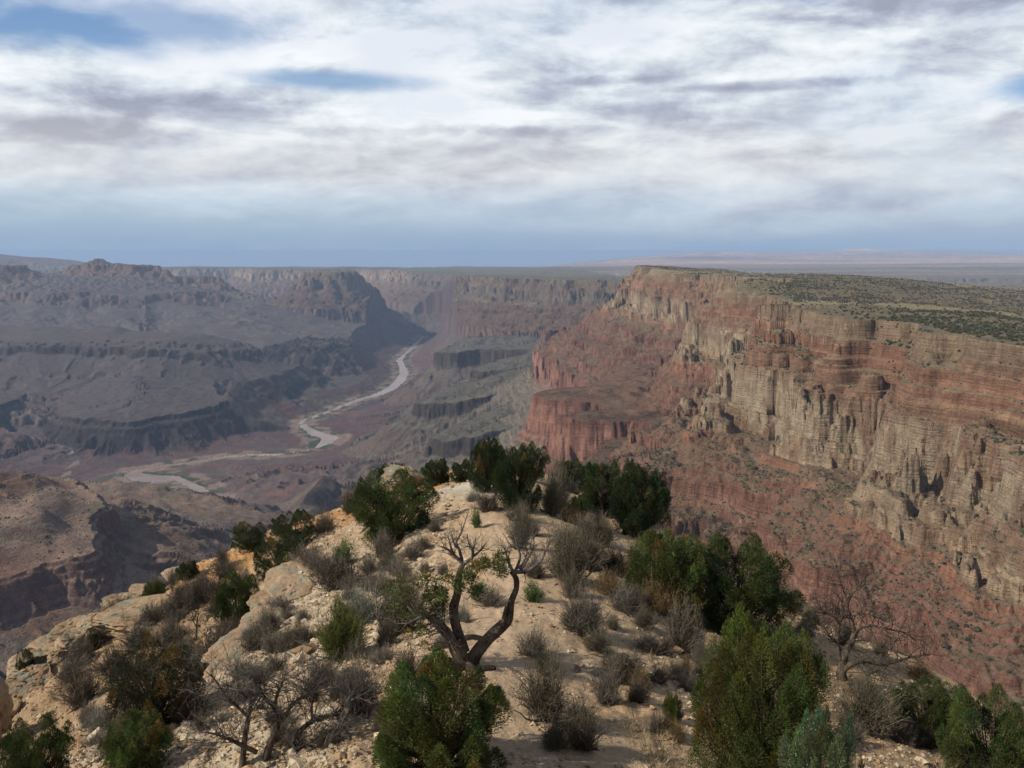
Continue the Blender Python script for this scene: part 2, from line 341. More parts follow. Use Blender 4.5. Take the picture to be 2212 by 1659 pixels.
def terrain(x, y):
    x = x.astype(np.float32); y = y.astype(np.float32)
    r = np.sqrt(x * x + y * y)
    S = Sdip(y)
    # shared noise that shapes buttresses and alcoves
    nA = fbm(x, y, 620, 2, 11); rA = rid(x, y, 330, 2, 21)
    rB = rid(x, y, 120, 2, 31); nB = fbm(x, y, 95, 2, 41)
    rC = rid(x, y, 42, 2, 51); nC = fbm(x, y, 17, 2, 61)
    nf = 1 + .45 * (1 - sst(y, 3500, 6000))
    big = (55 * nA + 90 * (0.42 - rA)) * nf
    co_ = 100 * (.42 - rid(x, y, 260, 2, 87)) + 26 * (.42 - rB)
    n1 = big + co_ + 12 * (0.42 - rB) + 8 * nB + 5 * (0.4 - rC) + 1.6 * nC            # upper cliffs
    nD = fbm(x, y, 150, 2, 71); rD = rid(x, y, 70, 2, 81)
    rE = rid(x, y, 21, 2, 89)
    n2 = big * 0.9 + 1.15 * co_ + 22 * nD + 24 * (0.42 - rD) + 20 * (0.4 - rC) + 10 * (.4 - rE) + 5 * nC     # pale middle cliff, blocky
    n3 = big * 0.8 + .55 * co_ + 10 * (0.42 - rB) + 9 * nD + 5 * (.4 - rC) + 3 * nC                       # red ledges
    n4 = big * 0.6 + 46 * (0.42 - rD) + 16 * nB + 16 * (0.4 - rC) + 4 * nC     # great red wall, fluted
    wob = 22 * nB + 30 * nD + 60 * nA
    badA = 0.7 - rid(x, y, 1100, 3, 91); badB = 0.7 - rid(x, y, 300, 3, 95)
    hill = fbm(x, y, 1500, 3, 101)

    # ---- valley floor, rising away from the river
    dr = lookup(_S['RIVER'], x, y); rw = lookup(_S['RW'], x, y)
    dd = np.clip(dr - rw * 0.5 + 14 * nB, 0, None)
    h = -1447.5 + 0.012 * np.clip(dd, 0, 300) + 0.105 * np.clip(dd - 240, 0, 1700) + 0.03 * np.clip(dd - 1900, 0, 4000)
    h = h + sst(dd, 180, 1500) * (95 * gully('RIVER', dd, x, y, 520, 145, 2.5 * wob) + 40 * gully('RIVER', dd, x, y, 190, 147, 1.5 * wob) + (badA - 0.35) * 70 + 8 * nB)
    h = np.where(dr < rw * 0.5 + 6 * nC, -1456.0, h)
    h = np.where((y > 3000), np.maximum(h, np.where(dr < rw * 0.5 + 6 * nC, -1456, -1447.5)), h).astype(np.float32)
    fid = np.zeros(h.shape, np.int8); q = (h + 1450).astype(np.float32)
    # nothing of the low floor may stand near the viewpoint
    def put(v, f, qq, m=None, d=None, last=None):
        if d is not None: v = v - 0.5 * np.clip(d - last, 0, None)
        c = v > h
        if m is not None: c &= m
        h[c] = v[c]; fid[c] = f; q[c] = np.broadcast_to(qq, h.shape)[c]

    def hillridge(name, top, slope, f, rough=1.0, along=0.0, off=0):
        d = lookup(_S[name], x, y)
        v = top + along * (y - 4000) - slope * d - 25 * sst(d, 0, 120) + rough * ((badB - 0.35) * 110 * sst(d, 20, 350) + (badB - .35) * 30 * sst(d, 10, 100) + 5 * nB)
        put(v, f, v - top)
    hillridge('HILL_A', -1105, 0.40, F_HILL, 1.0)
    hillridge('HILL_B', -1100, 0.42, F_HILL, 1.0)
    hillridge('HILL_D', -1060, 0.42, F_HILL, 1.0)
    hillridge('HILL_C', -1320, 0.20, F_HILL, 0.8)
    hillridge('KNOB', -1110, 0.75, F_DARK, 0.5)
    hillridge('DIKE', -1165, 0.45, F_DARK, 0.9)

    # ---- strata profile below a rim
    def strat(d, topz, sc=1.0):
        z = topz
        z = z - 24 * lin(d + n1, 0, 7) - 14 * lin(d + n1, 7, 34) - 26 * lin(d + n1, 34, 43) - 18 * lin(d + n1, 43, 76) - 24 * lin(d + n1, 76, 85) - 14 * lin(d + n1, 85, 112)
        z = z - 68 * lin(d + n2, 112, 136) - 62 * lin(d + 1.25 * n2, 136, 212)
        z = z - 58 * lin(d + n2 * .7, 200, 325)
        for k in range(4):
            a = 322 + 83 * k
            z = z - 30 * lin(d + n3, a, a + 9) - 26 * lin(d + n3, a + 8, a + 83)
        z = z - 150 * lin(d + n4, 660, 690) - 60 * lin(d + n4, 700, 800) - 200 * lin(d, 780, 1150) - 300 * lin(d, 1150, 1800) - 500 * lin(d, 1800, 3000)
        return z
    d = lookup(_S['RIM'], x, y)
    steep = sst(y, 1750, 2350) * (1 - sst(y, 3300, 3900))
    d = d + .42 * steep * np.clip(d - 160, 0, 900)
    din = np.clip(-d, 0, None)
    flatten = sst(y, 9000, 12000)
    roll = 26 * hill * sst(din, 150, 900) * (1 - 0.6 * flatten) + 5 * nD * sst(din, 20, 200)
    top = -130 + S - 0.055 * np.clip(din - 300, 0, 6000) * (1 - 0.8 * flatten)
    top = np.maximum(top, -520 + 0.35 * (top + 520)) + roll
    top = top - 24 * sst(din, 250, 800) * (1 - flatten)
    top = top + 38 * np.exp(-((x - 2150) / 700) ** 2 - ((y - 4350) / 420) ** 2)
    top = top + (26 - .05 * (x - 880)) * np.exp(-((x - 1000) / 300) ** 4 - ((y - 5750) / 760) ** 4)         # the high point at the head of the wall
    top = top + 28 * np.exp(-((x - 860) / 120) ** 2 - ((y - 3010) / 170) ** 2)
    top = top - 22 * sst(y, 1950, 2500) * (1 - sst(y, 2820, 2950)) * (y < 3000)
    far = sst(y, 12500, 17000)
    right = sst(x / np.maximum(y, 1), .10, .20)
    top = top * (1 - far) + far * (-455 - 95 * right + 14 * hill)
    low_ = sst(y, 6200, 8200) * right
    top = top * (1 - low_) + low_ * np.minimum(top, -535 + 12 * hill)
    v = strat(d, top)
    # ground near the rim is broken by small steps
    qq = v - (-130 + S)
    sl = (qq < -8)
    v = np.where(sl, ledges(v, qq, 23.0, 0.85 * sst(-qq, 8, 30) * (1 - .6 * sst(-qq, 250, 262) * (1 - sst(-qq, 300, 312))), 3, x, y), v)
    v = np.where(sl, ledges(v, v - (-130 + S) + 3, 9.0, 0.85, 5, x, y, .22), v)
    v = np.where(qq < -300, ledges(v, v - (-130 + S) + 9, 15.5, 0.80 * sst(-qq, 300, 330) * (1 - sst(-qq, 505, 520)), 7, x, y, .2), v)
    gul = sst(d, 130, 260) * (1 - sst(d, 640, 700))
    v = v + gul * (11 * gully('RIM', d, x, y, 190, 151, wob) + 4.5 * gully('RIM', d, x, y, 58, 157, wob * .5) + 3.0 * nC + 2 * (rC - .4)) + sst(d, 700, 1000) * 40 * gully('RIM', d, x, y, 300, 161, wob)
    # small bushes and stones stay in the mesh only as roughness
    v = v + 0.8 * nC * sst(np.abs(d + n1), 0, 40)
    put(v, F_RIM, qq, d=d, last=2400)

    # ---- red wall platforms below
    d = lookup(_S['WALL'], x, y)
    w0 = -530 - 110 * sst(y, 3500, 5200)
    top = w0 + S + 18 * nB * sst(-d, 0, 200) + 0.05 * np.clip(-d, 0, 500)
    v = top - 128 * lin(d + 0.55 * n4, 0, 26) - 8 * lin(d + .55 * n4, 28, 44) - 34 * lin(d + .5 * n4, 44, 58) - 240 * lin(d + .3 * n4, 60, 330) - 300 * lin(d, 330, 850) - 700 * lin(d, 850, 2200)
    v = v + sst(d, 60, 240) * (34 * gully('WALL', d, x, y, 190, 163, wob) + 12 * gully('WALL', d, x, y, 70, 167, wob))
    qq = v - (w0 + S) - 512
    v = np.where(d + .55 * n4 > -1, ledges(v, qq, 24.0, 0.55, 9, x, y), v)
    put(v, F_WALL, qq, d=d, last=1800)

    # ---- benches with dark cliffs over purple slopes
    for nm, z0, x0, y0, gx, gy, cl in (('BENCH_A', -1052, -500, 4650, 0.17, 0.05, 82), ('BENCH_B', -1056, -690, 5800, 0.11, 0.10, 78), ('BENCH_C', -1000, -300, 7100, 0.10, 0.08, 60),
                                       ('BENCH_D', -985, -800, 8200, 0.08, 0.02, 150)):
        d = lookup(_S[nm], x, y)
        nn = 0.35 * big + 20 * (0.42 - rD) + 10 * nB + 9 * (.4 - rC)
        top = z0 + gx * (x - x0) + gy * (y - y0)
        top = np.minimum(top, z0 + 170) + 8 * nB + (rA - .4) * 30 * sst(-d, 30, 200) + 9 * sst(-d, 20, 120) * gully(nm, -d, x, y, 130, 175, wob)
        v = top - cl * lin(d + nn, 0, 22) - 45 * lin(d + nn, 20, 90) - 210 * lin(d, 80, 520) - 300 * lin(d, 520, 1300) - 600 * lin(d, 1300, 2500)
        v = v + sst(d, 30, 200) * (42 * gully(nm, d, x, y, 210, 171, wob) + 16 * gully(nm, d, x, y, 80, 173, wob))
        put(v, F_BENCH, v - top, d=d, last=2500)

    # ---- the isolated butte
    for nm, t0 in (('BUTTE', -335), ('BUTTE_RIDGE', None)):
        d = lookup(_S[nm], x, y)
        if t0 is not None:
            v = strat(d * 0.92, t0 + 8 * nB)
            put(v + sst(d, 150, 300) * (40 * gully('BUTTE', d, x, y, 260, 177, wob)), F_BUTTE, v - t0, d=d, last=2200)
        else:
            v = -835 + 10 * nB - 150 * lin(d + n4, 0, 40) - 210 * lin(d, 40, 900) - 300 * lin(d, 900, 3000)
            put(v + sst(d, 60, 300) * ((badB - .35) * 80), F_BUTTE, v + 335, d=d, last=2200)

    # ---- temples and walls beyond the river, on the left
    for nm, t0, cl in (('PEAK_A', -240, 60), ('PEAK_A2', -425, 90), ('PEAK_B', -235, 70)):
        d = lookup(_S[nm], x, y)
        v = t0 + 20 * nB - cl * lin(d + n1, 0, 30) - 90 * lin(d + n1, 30, 230) - 40 * lin(d + n3, 230, 270) - 190 * lin(d, 250, 900) - 40 * lin(d + n4, 880, 920) - 760 * lin(d, 900, 4200)
        v = v + sst(d, 30, 300) * 60 * (gully('PEAK_A2', d, x, y, 420, 179, wob) if nm != 'PEAK_B' else 2 * badB - .6)
        if nm == 'PEAK_A':
            v = v + 110 * np.exp(-((x + 6560) / 150) ** 2 - ((y - 13600) / 220) ** 2) + 26 * np.exp(-((x + 6250) / 160) ** 2 - ((y - 13600) / 260) ** 2)
        if nm == 'PEAK_B':
            v = v + 40 * np.exp(-((x + 8100) / 420) ** 2 - ((y - 12300) / 600) ** 2)
        put(v, F_PEAK, v - t0, d=d, last=3200)
    d = lookup(_S['NWALL'], x, y)
    v = -590 + 26 * nA + 0.19 * np.clip(-d, 0, 1000) + 26 * nB * sst(-d, 50, 300) - 95 * lin(d + big + 30 * nB + 170 * hill, 0, 34 + 330 * (1 - sst(nA + .5 * nB, -.4, .35))) - 60 * lin(d + 60 * nA + 120 * hill, 60, 340) - 300 * lin(d, 240, 1900) - 300 * lin(d, 1900, 4200) - 500 * lin(d, 4200, 9000)
    v = v + sst(d, 40, 500) * (52 * gully('NWALL', d, x, y, 900, 181, 2 * wob) + 12 * gully('NWALL', d, x, y, 300, 183, wob) + (badA - 0.35) * 40)
    put(v, F_NWALL, v + 590, d=d, last=3600)
    # far ridge on the skyline at the left
    v = np.interp(x, [-20000, -14760, -13700, -12900, -12220, -11000, -9000], [-70, -105, -190, -235, -315, -400, -520]).astype(np.float32) + 16 * hill
    dy = np.abs(y - 24500)
    v = v - 0.22 * dy - 0.3 * np.clip(x + 9600, 0, None) + (rA - .4) * 90 * sst(dy, 100, 900)
    put(v, F_PEAK, v * 0 - 400)

    # ---- long mesa of the middle distance, left of the river
    d = lookup(_S['MESA'], x, y)
    top = -850 - 0.047 * np.clip(x + 4700, 0, 1600) - 0.15 * np.clip(x + 3300, 0, 900) + 16 * nA + 0.13 * np.clip(-d, 0, 500)
    top = top + 46 * np.exp(-(((x + 4120) / 170) ** 4) - ((y - 8620) / 260) ** 2) + 30 * np.exp(-(((x + 5300) / 260) ** 4) - ((y - 8600) / 300) ** 2)
    nn = 0.8 * big + 160 * hill + 24 * (0.42 - rD) + 12 * nB
    ns = 40 * nA + 120 * hill
    v = top - 26 * lin(d + nn, -160, -148 + 200 * (1 - sst(nB, -.2, .3))) - 55 * lin(d + nn, 0, 26 + 200 * (1 - sst(nA + .5 * nB, -.55, .15))) - 160 * lin(d + ns, 20, 460) - 16 * lin(d + nn, 440, 455 + 200 * (1 - sst(nB, -.1, .3))) - 110 * lin(d + ns, 450, 1500) - 260 * lin(d, 1500, 3200)
    v = v + sst(d, 30, 300) * (17 * gully('MESA', d, x, y, 420, 185, wob) + 5 * gully('MESA', d, x, y, 140, 187, wob))
    put(v, F_MESA, v - top, d=d, last=2400)
    d = lookup(_S['DARKHILL'], x, y)
    v = -1035 - .1 * np.clip(x + 2600, 0, 800) + 30 * nB + 30 * nA - 40 * lin(d + nn, 0, 30) - 280 * lin(d, 20, 560) - 300 * lin(d, 560, 1500)
    v = v + sst(d, -60, 260) * (36 * gully('DARKHILL', d, x, y, 330, 189, wob))
    put(v, F_DARK, v + 975, d=d, last=1500)

    # ---- dark cliffs above the near bank of the river
    for nm, z0 in (('FRONT', -1222), ('FRONT_L', -1190)):
        d = lookup(_S[nm], x, y)
        top = z0 + 0.13 * np.clip(-d, 0, 1200) + 6 * nB + 22 * nA + 10 * sst(-d, 60, 300) * gully(nm, -d, x, y, 330, 194, wob)
        nn = 0.5 * big + 26 * (0.42 - rD) + 10 * nB + 6 * (.4 - rC)
        v = top - 30 * lin(d + nn, 0, 14) - 26 * lin(d + nn, 14, 70) - 24 * lin(d + nn, 70, 82) - 100 * lin(d + .8 * nn, 84, 210) - 70 * lin(d, 200, 380) - 200 * lin(d, 380, 1500)
        v = v + sst(d, 60, 160) * (30 * gully(nm, d, x, y, 170, 191, wob) + 12 * gully(nm, d, x, y, 60, 193, wob))
        put(v, F_FRONT, v - top, d=d, last=900)

    # ---- near spur on the left with its red cliff
    d = lookup(_S['SPUR'], x, y)
    top = -693 + 0.10 * np.clip(y - 1900, 0, 600) + 0.03 * np.clip(-x - 1000, 0, 700) + 10 * nD + 6 * nB + (rA - .4) * 50 * sst(-d, 0, 150) + 0.16 * np.clip(-d - 40, 0, 420) - 26 * (1 - sst(-d, 0, 90)) + 14 * sst(-d, 40, 160) * gully('SPUR', -d, x, y, 120, 198, wob)
    nn = 0.25 * big + 14 * (0.42 - rB) + 14 * (0.42 - rD) + 9 * (.4 - rC) + 2 * nC
    v = top - 12 * lin(d + nn, 0, 14) - 56 * lin(d + nn, 14, 40) - 22 * lin(d + nn, 40, 62) - 120 * lin(d + .5 * nn, 60, 330) - 210 * lin(d, 330, 1000) - 700 * lin(d, 1000, 2300)
    v = v + sst(d, 50, 200) * (26 * gully('SPUR', d, x, y, 150, 195, wob) + 9 * gully('SPUR', d, x, y, 50, 197, wob))
    v = np.where(d < 70, ledges(v, v - top, 17, 0.5, 13, x, y), v)
    put(v, F_SPUR, v - top)
    d = lookup(_S['SPUR_B'], x, y)
    v = -858 + 10 * nB + (rA - .4) * 20 - 0.14 * np.clip(x + 1400, 0, 900) - 16 * lin(d + nn, 0, 16) - 190 * lin(d, 0, 520) - 800 * lin(d, 520, 1900)
    v = v + sst(d, 20, 200) * (26 * gully('SPUR_B', d, x, y, 170, 199, wob))
    put(v, F_SPUR, v * 0 - 130 + (v + 858) * .3)
    d = lookup(_S['LEDGE'], x, y)
    v = -955 + 8 * nB - 0.06 * np.clip(x + 600, -400, 400) - 40 * lin(d + nn, 0, 12) - 120 * lin(d, 12, 420) - 900 * lin(d, 420, 2600)
    put(v, F_SPUR, v * 0 - 60 + np.where(d + nn > 0, -1, -80))

    # ---- far escarpment and plains on the right
    d = lookup(_S['FARCLIFF'], x, y)
    ff = sst(y, 11000, 13000)
    v = -455 + 10 * hill - 66 * lin(d + 2.2 * big, 0, 110) - 60 * lin(d + 2.2 * big, 200, 900) - 200 * lin(d, 900, 2600) - 0.5 * np.clip(d - 2600, 0, None)
    put(np.where(y > 9000, v, -5000).astype(np.float32), F_FAR, v + 462)
    b = y > 24000
    if b.any():
        nz = fbm(x, y, 9000, 4, 131)
        nz2 = fbm(x, y, 2600, 3, 141)
        e = -470 + 10 * nz
        sgn = sst(x / y, -0.05, 0.12)
        e = e + 26 * sst(y + 3500 * nz, 30000, 30600) * sgn
        e = e + (120 + 40 * nz) * sst(y + 7000 * nz + 1500 * nz2, 43000, 45000) * sst(x / y, 0.0, 0.10)
        e = e + (140 + 70 * nz + 40 * nz2) * sst(y + 6000 * nz + 2500 * nz2, 56000, 59000) * sst(x / y, 0.06, 0.2)
        e = e + (230 + 130 * nz2) * np.exp(-(((x / y) - 0.415) / 0.045) ** 2) * sst(y, 60000, 61500)
        e = e + 75 * sst(y, 40000, 41500) * (1 - sst(y, 46000, 48000)) * sst(x / y, -0.03, -0.02) * (1 - sst(x / y, 0.025, 0.045))
        fall = 1 - sst(x / y, -.10, .26)
        e = e - fall * .028 * np.clip(y - 22500, 0, None) - (1 - fall) * 0
        c_ = b & (fid != F_PEAK); h[c_] = -9000
        put(np.where(b, e, -9900).astype(np.float32), F_FAR, e * 0 + 200)

    # ---- the flanks of the viewpoint itself, down into the canyon
    v = -95 - 0.80 * r + 22 * (rB - .4) + 26 * (rA - .4)
    v = np.where(r < 160, np.minimum(v, -150 - 0.55 * r), v)
    put(v.astype(np.float32), F_VIEW, -300)
    # the river keeps its own trench
    e_ = dr - rw * .5 - 90 + 20 * nB
    tr_ = (-1447.5 + .40 * np.clip(e_, 0, 260) + .9 * np.clip(e_ - 260, 0, 260) + 8 * np.clip(e_ - 520, 0, None)).astype(np.float32)
    tr_[dr < rw * .5 + 6 * nC] = -1456
    c = (h > tr_) & (y > 3700) & (dr < 1500) & (fid != F_SPUR)
    h[c] = tr_[c]; fid[c] = F_FLOOR
    cut = (r < 620) & (fid != F_VIEW) & (x < 560)
    if cut.any():
        h[cut] = np.minimum(h[cut], v[cut] + 1)
    return h, fid, q

# ------------------------------------------------------------------ the terrain mesh: rays fan out from below the viewpoint, denser where ground stands steep
AZ = radians(41)
NA, NR = 1500, 1050
def build_grid():
    rc = np.exp(np.linspace(math.log(150), math.log(78000), 1700))
    ac = np.linspace(-AZ, AZ, 260)
    A, R = np.meshgrid(ac, rc, indexing='ij')
    h, f, q = terrain(R * np.sin(A), R * np.cos(A))
    phi = np.arctan2(h, R)
    run = np.maximum.accumulate(phi, axis=1)
    vis = phi >= run - 1e-5
    dphi = np.abs(np.diff(phi, axis=1)); dl = np.diff(np.log(R), axis=1)
    dl3 = np.minimum(dl, 1)
    ds = np.where(vis[:, 1:], dphi, 0.16 * dphi) + 0.012 * dl3 + 0.00002
    # spread sideways and along, so neighbouring rays keep in step
    k = np.ones(9) / 9
    ds = np.apply_along_axis(lambda m: np.convolve(np.pad(m, 6, mode='edge'), np.ones(13) / 13, 'valid'), 1, ds)
    ds = np.apply_along_axis(lambda m: np.convolve(np.pad(m, 4, mode='edge'), k, 'valid'), 0, ds)
    s = np.concatenate([np.zeros((len(ac), 1)), np.cumsum(ds, axis=1)], axis=1)
    s /= s[:, -1:]
    u = np.linspace(0, 1, NR)
    lr = np.array([np.interp(u, s[i], np.log(rc)) for i in range(len(ac))])
    a = np.linspace(-AZ, AZ, NA)
    t = (a + AZ) / (2 * AZ) * (len(ac) - 1)
    i = np.clip(t.astype(int), 0, len(ac) - 2); f = (t - i)[:, None]
    lrf = lr[i] * (1 - f) + lr[i + 1] * f
    R = np.exp(lrf); A = np.repeat(a[:, None], NR, axis=1)
    return R * np.sin(A), R * np.cos(A)

def grid_normals(x, y, z):
    P = np.stack([x, y, z], -1)
    du = np.gradient(P, axis=0); dv = np.gradient(P, axis=1)
    n = np.cross(dv, du); n /= np.linalg.norm(n, axis=-1, keepdims=True) + 1e-12
    n[n[..., 2] < 0] *= -1
    return n

def ramp(v, stops):
    ks = [s[0] for s in stops]
    return np.stack([np.interp(v, ks, [s[1][c] for s in stops]) for c in range(3)], -1)

ALB = 0.64
def colours(x, y, z, fid, q, nz):
    """bare colours of rock, soil and brush (distant strata also carry painted shade)"""
    warp = 9 * fbm(x, y, 260, 2, 201) + 4 * fbm(x, y, 60, 2, 205)
    qq = q + warp
    red, deep = (0.235, 0.120, 0.085), (0.185, 0.085, 0.062)
    strata = ramp(-qq, [(-40, (.29, .235, .155)), (-5, (.33, .25, .165)), (10, (.345, .25, .165)), (32, (.30, .205, .14)), (42, (.30, .168, .108)), (80, (.28, .150, .098)), (95, (.31, .195, .125)),
                        (116, (.30, .168, .108)), (128, (.42, .325, .22)), (185, (.445, .35, .24)), (238, (.41, .30, .195)), (252, (.36, .19, .12)), (270, (.31, .155, .105)), (300, red), (340, (.27, .15, .105)), (400, deep), (440, (.25, .13, .09)),
                        (530, (.25, .125, .09)), (555, (.39, .205, .15)), (610, (.37, .185, .135)), (665, (.32, .17, .13)), (690, (.29, .21, .155)), (745, (.215, .195, .145)), (900, (.20, .18, .135)), (1100, (.17, .13, .11))])
    # thin beds
    bed = pn((z + warp * .35) / 7.5, x / 900 + y / 1300, 211) + 0.7 * pn((z + warp * .3) / 2.6, x / 500, 213)
    strata = strata * (1 + (.28 + .30 * sst(-qq, 15, 40) * (1 - sst(-qq, 115, 130)) + .30 * sst(-qq, 290, 320)) * (.45 + .75 * sst(fbm(x, y, 240, 2, 219), -.4, .4)) * np.clip(bed, -1, 1))[..., None]
    # brown varnish in blotches on the pale cliff
    blot = fbm(x + .6 * z, y - .4 * z, 64, 5, 215); bw = (sst(blot, -.12, .38) * .72 * sst(-qq, 112, 128) * (1 - sst(-qq, 242, 258)))[..., None]
    strata = strata * (1 - bw) + np.array([.275, .158, .102]) * bw
    # pale streaks and stains down the cliffs
    sta = fbm(x + y * .3, z * .18, 26, 3, 217)
    pale = sst(sta, 0.15, 0.65)[..., None] * np.array([.50, .42, .31]); wp = (sst(sta, 0.15, .65) * 0.45 * sst(-qq, 105, 125) * (1 - sst(-qq, 240, 265)))[..., None]
    strata = strata * (1 - wp) + pale * wp
    fy = (sst(y, 6500, 8500) * (1 - sst(y, 16500, 18500)))[..., None]; lum = strata.mean(-1, keepdims=True)  # shade put into the colour: middle-distance strata darkened and greyed
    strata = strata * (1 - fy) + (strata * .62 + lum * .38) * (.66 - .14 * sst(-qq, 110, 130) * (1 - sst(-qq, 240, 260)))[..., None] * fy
    # talus on what lies back
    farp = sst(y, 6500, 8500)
    tal = ramp(-qq, [(0, (.30, .25, .16)), (120, (.31, .225, .15)), (240, (.235, .165, .115)), (420, (.215, .13, .088)), (600, (.21, .125, .088)), (720, (.20, .168, .135)), (1000, (.19, .155, .128))])
    w = sst(nz, 0.50, 0.80)
    patch = sst(fbm(x, y, 130, 3, 221), -0.1, 0.5)
    tal = tal * (1 - .25 * fy) * (1 + .30 * sst(-qq, 285, 320) * np.clip(bed, -1, 1))[..., None]  # talus there takes some of the same painted shade
    tal = tal * (1 - patch[..., None] * .5) + np.array([.205, .175, .115]) * patch[..., None] * .5
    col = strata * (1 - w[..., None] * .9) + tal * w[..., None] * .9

    def setc(m, c): col[m] = (c[m] if np.ndim(c) == 3 else np.array(c))
    g1 = fbm(x, y, 700, 3, 231); g2 = fbm(x, y, 190, 3, 235)
    # valley floor: purple shales with greyer and redder patches
    fl = np.array([.150, .102, .098]) + 0 * col
    a = sst(g1 + .4 * g2, 0, .5)[..., None]; fl = fl * (1 - a) + np.array([.17, .135, .118]) * a
    a = sst(g2 - .5 * g1, .1, .6)[..., None]; fl = fl * (1 - a * .7) + np.array([.20, .105, .085]) * a * .7
    band = pn((z + 8 * g2) / 16, g1 * 2, 241)
    fl = fl * (1 + .22 * band)[..., None]
    setc((fid == F_FLOOR) | (fid == F_HILL), fl)
    hl = fid == F_HILL
    gg = np.array([.20, .168, .138]) + 0 * col; a = sst(g2 + .3 * g1 + (nz - .9), -.1, .35)[..., None]
    setc(hl, fl * (1 - a * .8) + gg * a * .8)
    # benches: grey green tops, dark brown cliffs, purple feet
    bt = np.array([.155, .140, .112]) + 0 * col
    a = sst(g2, 0, .6)[..., None]; bt = bt * (1 - a * .5) + np.array([.20, .18, .13]) * a * .5
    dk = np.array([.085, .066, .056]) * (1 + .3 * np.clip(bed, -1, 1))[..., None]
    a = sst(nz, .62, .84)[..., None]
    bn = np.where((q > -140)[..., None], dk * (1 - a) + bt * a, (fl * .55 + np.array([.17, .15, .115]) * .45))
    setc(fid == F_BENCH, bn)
    # long mesa
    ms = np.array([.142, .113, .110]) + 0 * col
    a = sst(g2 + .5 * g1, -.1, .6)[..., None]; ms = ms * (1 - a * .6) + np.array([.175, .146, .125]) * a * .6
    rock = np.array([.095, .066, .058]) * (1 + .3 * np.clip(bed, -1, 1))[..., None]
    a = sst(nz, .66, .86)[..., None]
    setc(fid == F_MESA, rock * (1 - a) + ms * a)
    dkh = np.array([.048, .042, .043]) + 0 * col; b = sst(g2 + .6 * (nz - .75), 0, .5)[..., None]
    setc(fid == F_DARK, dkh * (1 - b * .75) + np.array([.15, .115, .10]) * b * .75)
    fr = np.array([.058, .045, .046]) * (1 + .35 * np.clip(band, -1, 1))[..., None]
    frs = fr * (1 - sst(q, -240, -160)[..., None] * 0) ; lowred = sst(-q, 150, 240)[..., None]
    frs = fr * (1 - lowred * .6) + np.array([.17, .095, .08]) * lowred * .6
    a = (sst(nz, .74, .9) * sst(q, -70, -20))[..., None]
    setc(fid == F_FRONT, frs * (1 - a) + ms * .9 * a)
    pk = ramp(-q, [(0, (.19, .125, .095)), (80, (.21, .13, .10)), (200, (.21, .155, .12)), (330, (.19, .155, .12)), (420, (.20, .14, .11)), (520, (.18, .16, .125)), (900, (.185, .165, .13))])
    pk = pk * (1 + .25 * np.clip(band, -1, 1))[..., None]
    setc(fid == F_PEAK, pk)
    nw = np.array([.155, .125, .122]) + 0 * col; a = sst(g1 + g2, 0, .7)[..., None]; nw = nw * (1 - a * .5) + np.array([.20, .168, .142]) * a * .5
    a = sst(nz, .62, .85)[..., None]; setc(fid == F_NWALL, np.array([.20, .125, .10]) * (1 - a) + nw * a)
    # near spur: red soil and grey brush above a red cliff
    sp = np.array([.33, .235, .18]) + 0 * col
    a = sst(g2, -.1, .4)[..., None]; sp = sp * (1 - a * .8) + np.array([.26, .215, .16]) * a * .6
    a = sst(fbm(x, y, 330, 2, 251), .05, .5)[..., None]; sp = sp * (1 - a * .7) + np.array([.29, .165, .11]) * a * .6
    ck = np.array([.21, .125, .10]) * (1 + .25 * np.clip(bed, -1, 1))[..., None]
    a = sst(nz, .55, .8)[..., None]
    low = sst(-q, 115, 190)[..., None]
    sp = sp * (1 - low) + (np.array([.205, .165, .135]) + .03 * g2[..., None]) * low
    setc(fid == F_SPUR, ck * (1 - a) + sp * a)
    setc(fid == F_VIEW, np.array([.24, .17, .12]))
    # far plains
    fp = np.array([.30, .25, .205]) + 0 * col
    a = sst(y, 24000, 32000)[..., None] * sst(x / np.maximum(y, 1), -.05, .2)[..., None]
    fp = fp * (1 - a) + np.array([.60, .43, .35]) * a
    stp = fbm(x * .25, y, 2600, 3, 261)
    fp = fp * (1 + .5 * np.clip(stp, -.8, .8))[..., None]
    a = sst(.8 - nz, -.1, .2)[..., None]; fp = fp * (1 - a) + np.array([.17, .115, .105]) * a
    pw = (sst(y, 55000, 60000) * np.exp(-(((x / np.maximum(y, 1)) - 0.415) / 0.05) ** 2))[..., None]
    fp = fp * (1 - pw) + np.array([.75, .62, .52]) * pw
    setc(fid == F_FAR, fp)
    # ground of the plateau above the rim: pale dry grass in strips and olive brush
    pl = (fid == F_RIM) & (nz > .9) & (q > -26 - 400 * sst(x, 1300, 2600) - 300 * sst(y, 7500, 9500))
    gr = fbm(x, y * 1.0, 900, 3, 271)
    u = x * .55 + y * .83
    strip = np.maximum(sst(np.sin(u / 330 + 1.6 * gr) + .5 * gr, .35, .95), .65 * sst(-lookup(_S['RIM'], x, y), 700, 1500))
    pg = np.array([.235, .198, .13]) * (1 - strip[..., None]) + np.array([.37, .315, .185]) * strip[..., None]
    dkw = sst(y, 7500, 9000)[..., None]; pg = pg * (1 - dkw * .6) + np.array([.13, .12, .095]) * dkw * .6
    setc(pl, pg)
    # brush as specks too small to model, thinning on steep rock
    r = np.sqrt(x * x + y * y)
    def steps(base):                                # noise whose grain grows with distance, in doubling steps
        k = np.clip(np.floor(np.log2(np.maximum(r, 300) / 600)), 0, 6); o = np.zeros(x.shape)
        for i in range(7):
            m_ = k == i
            if m_.any(): o[m_] = pn(x[m_] / (base * 2 ** i), y[m_] / (base * 2 ** i), 281 + i)
        return o
    spk = steps(2.4)
    dens = .60 - .14 * g2
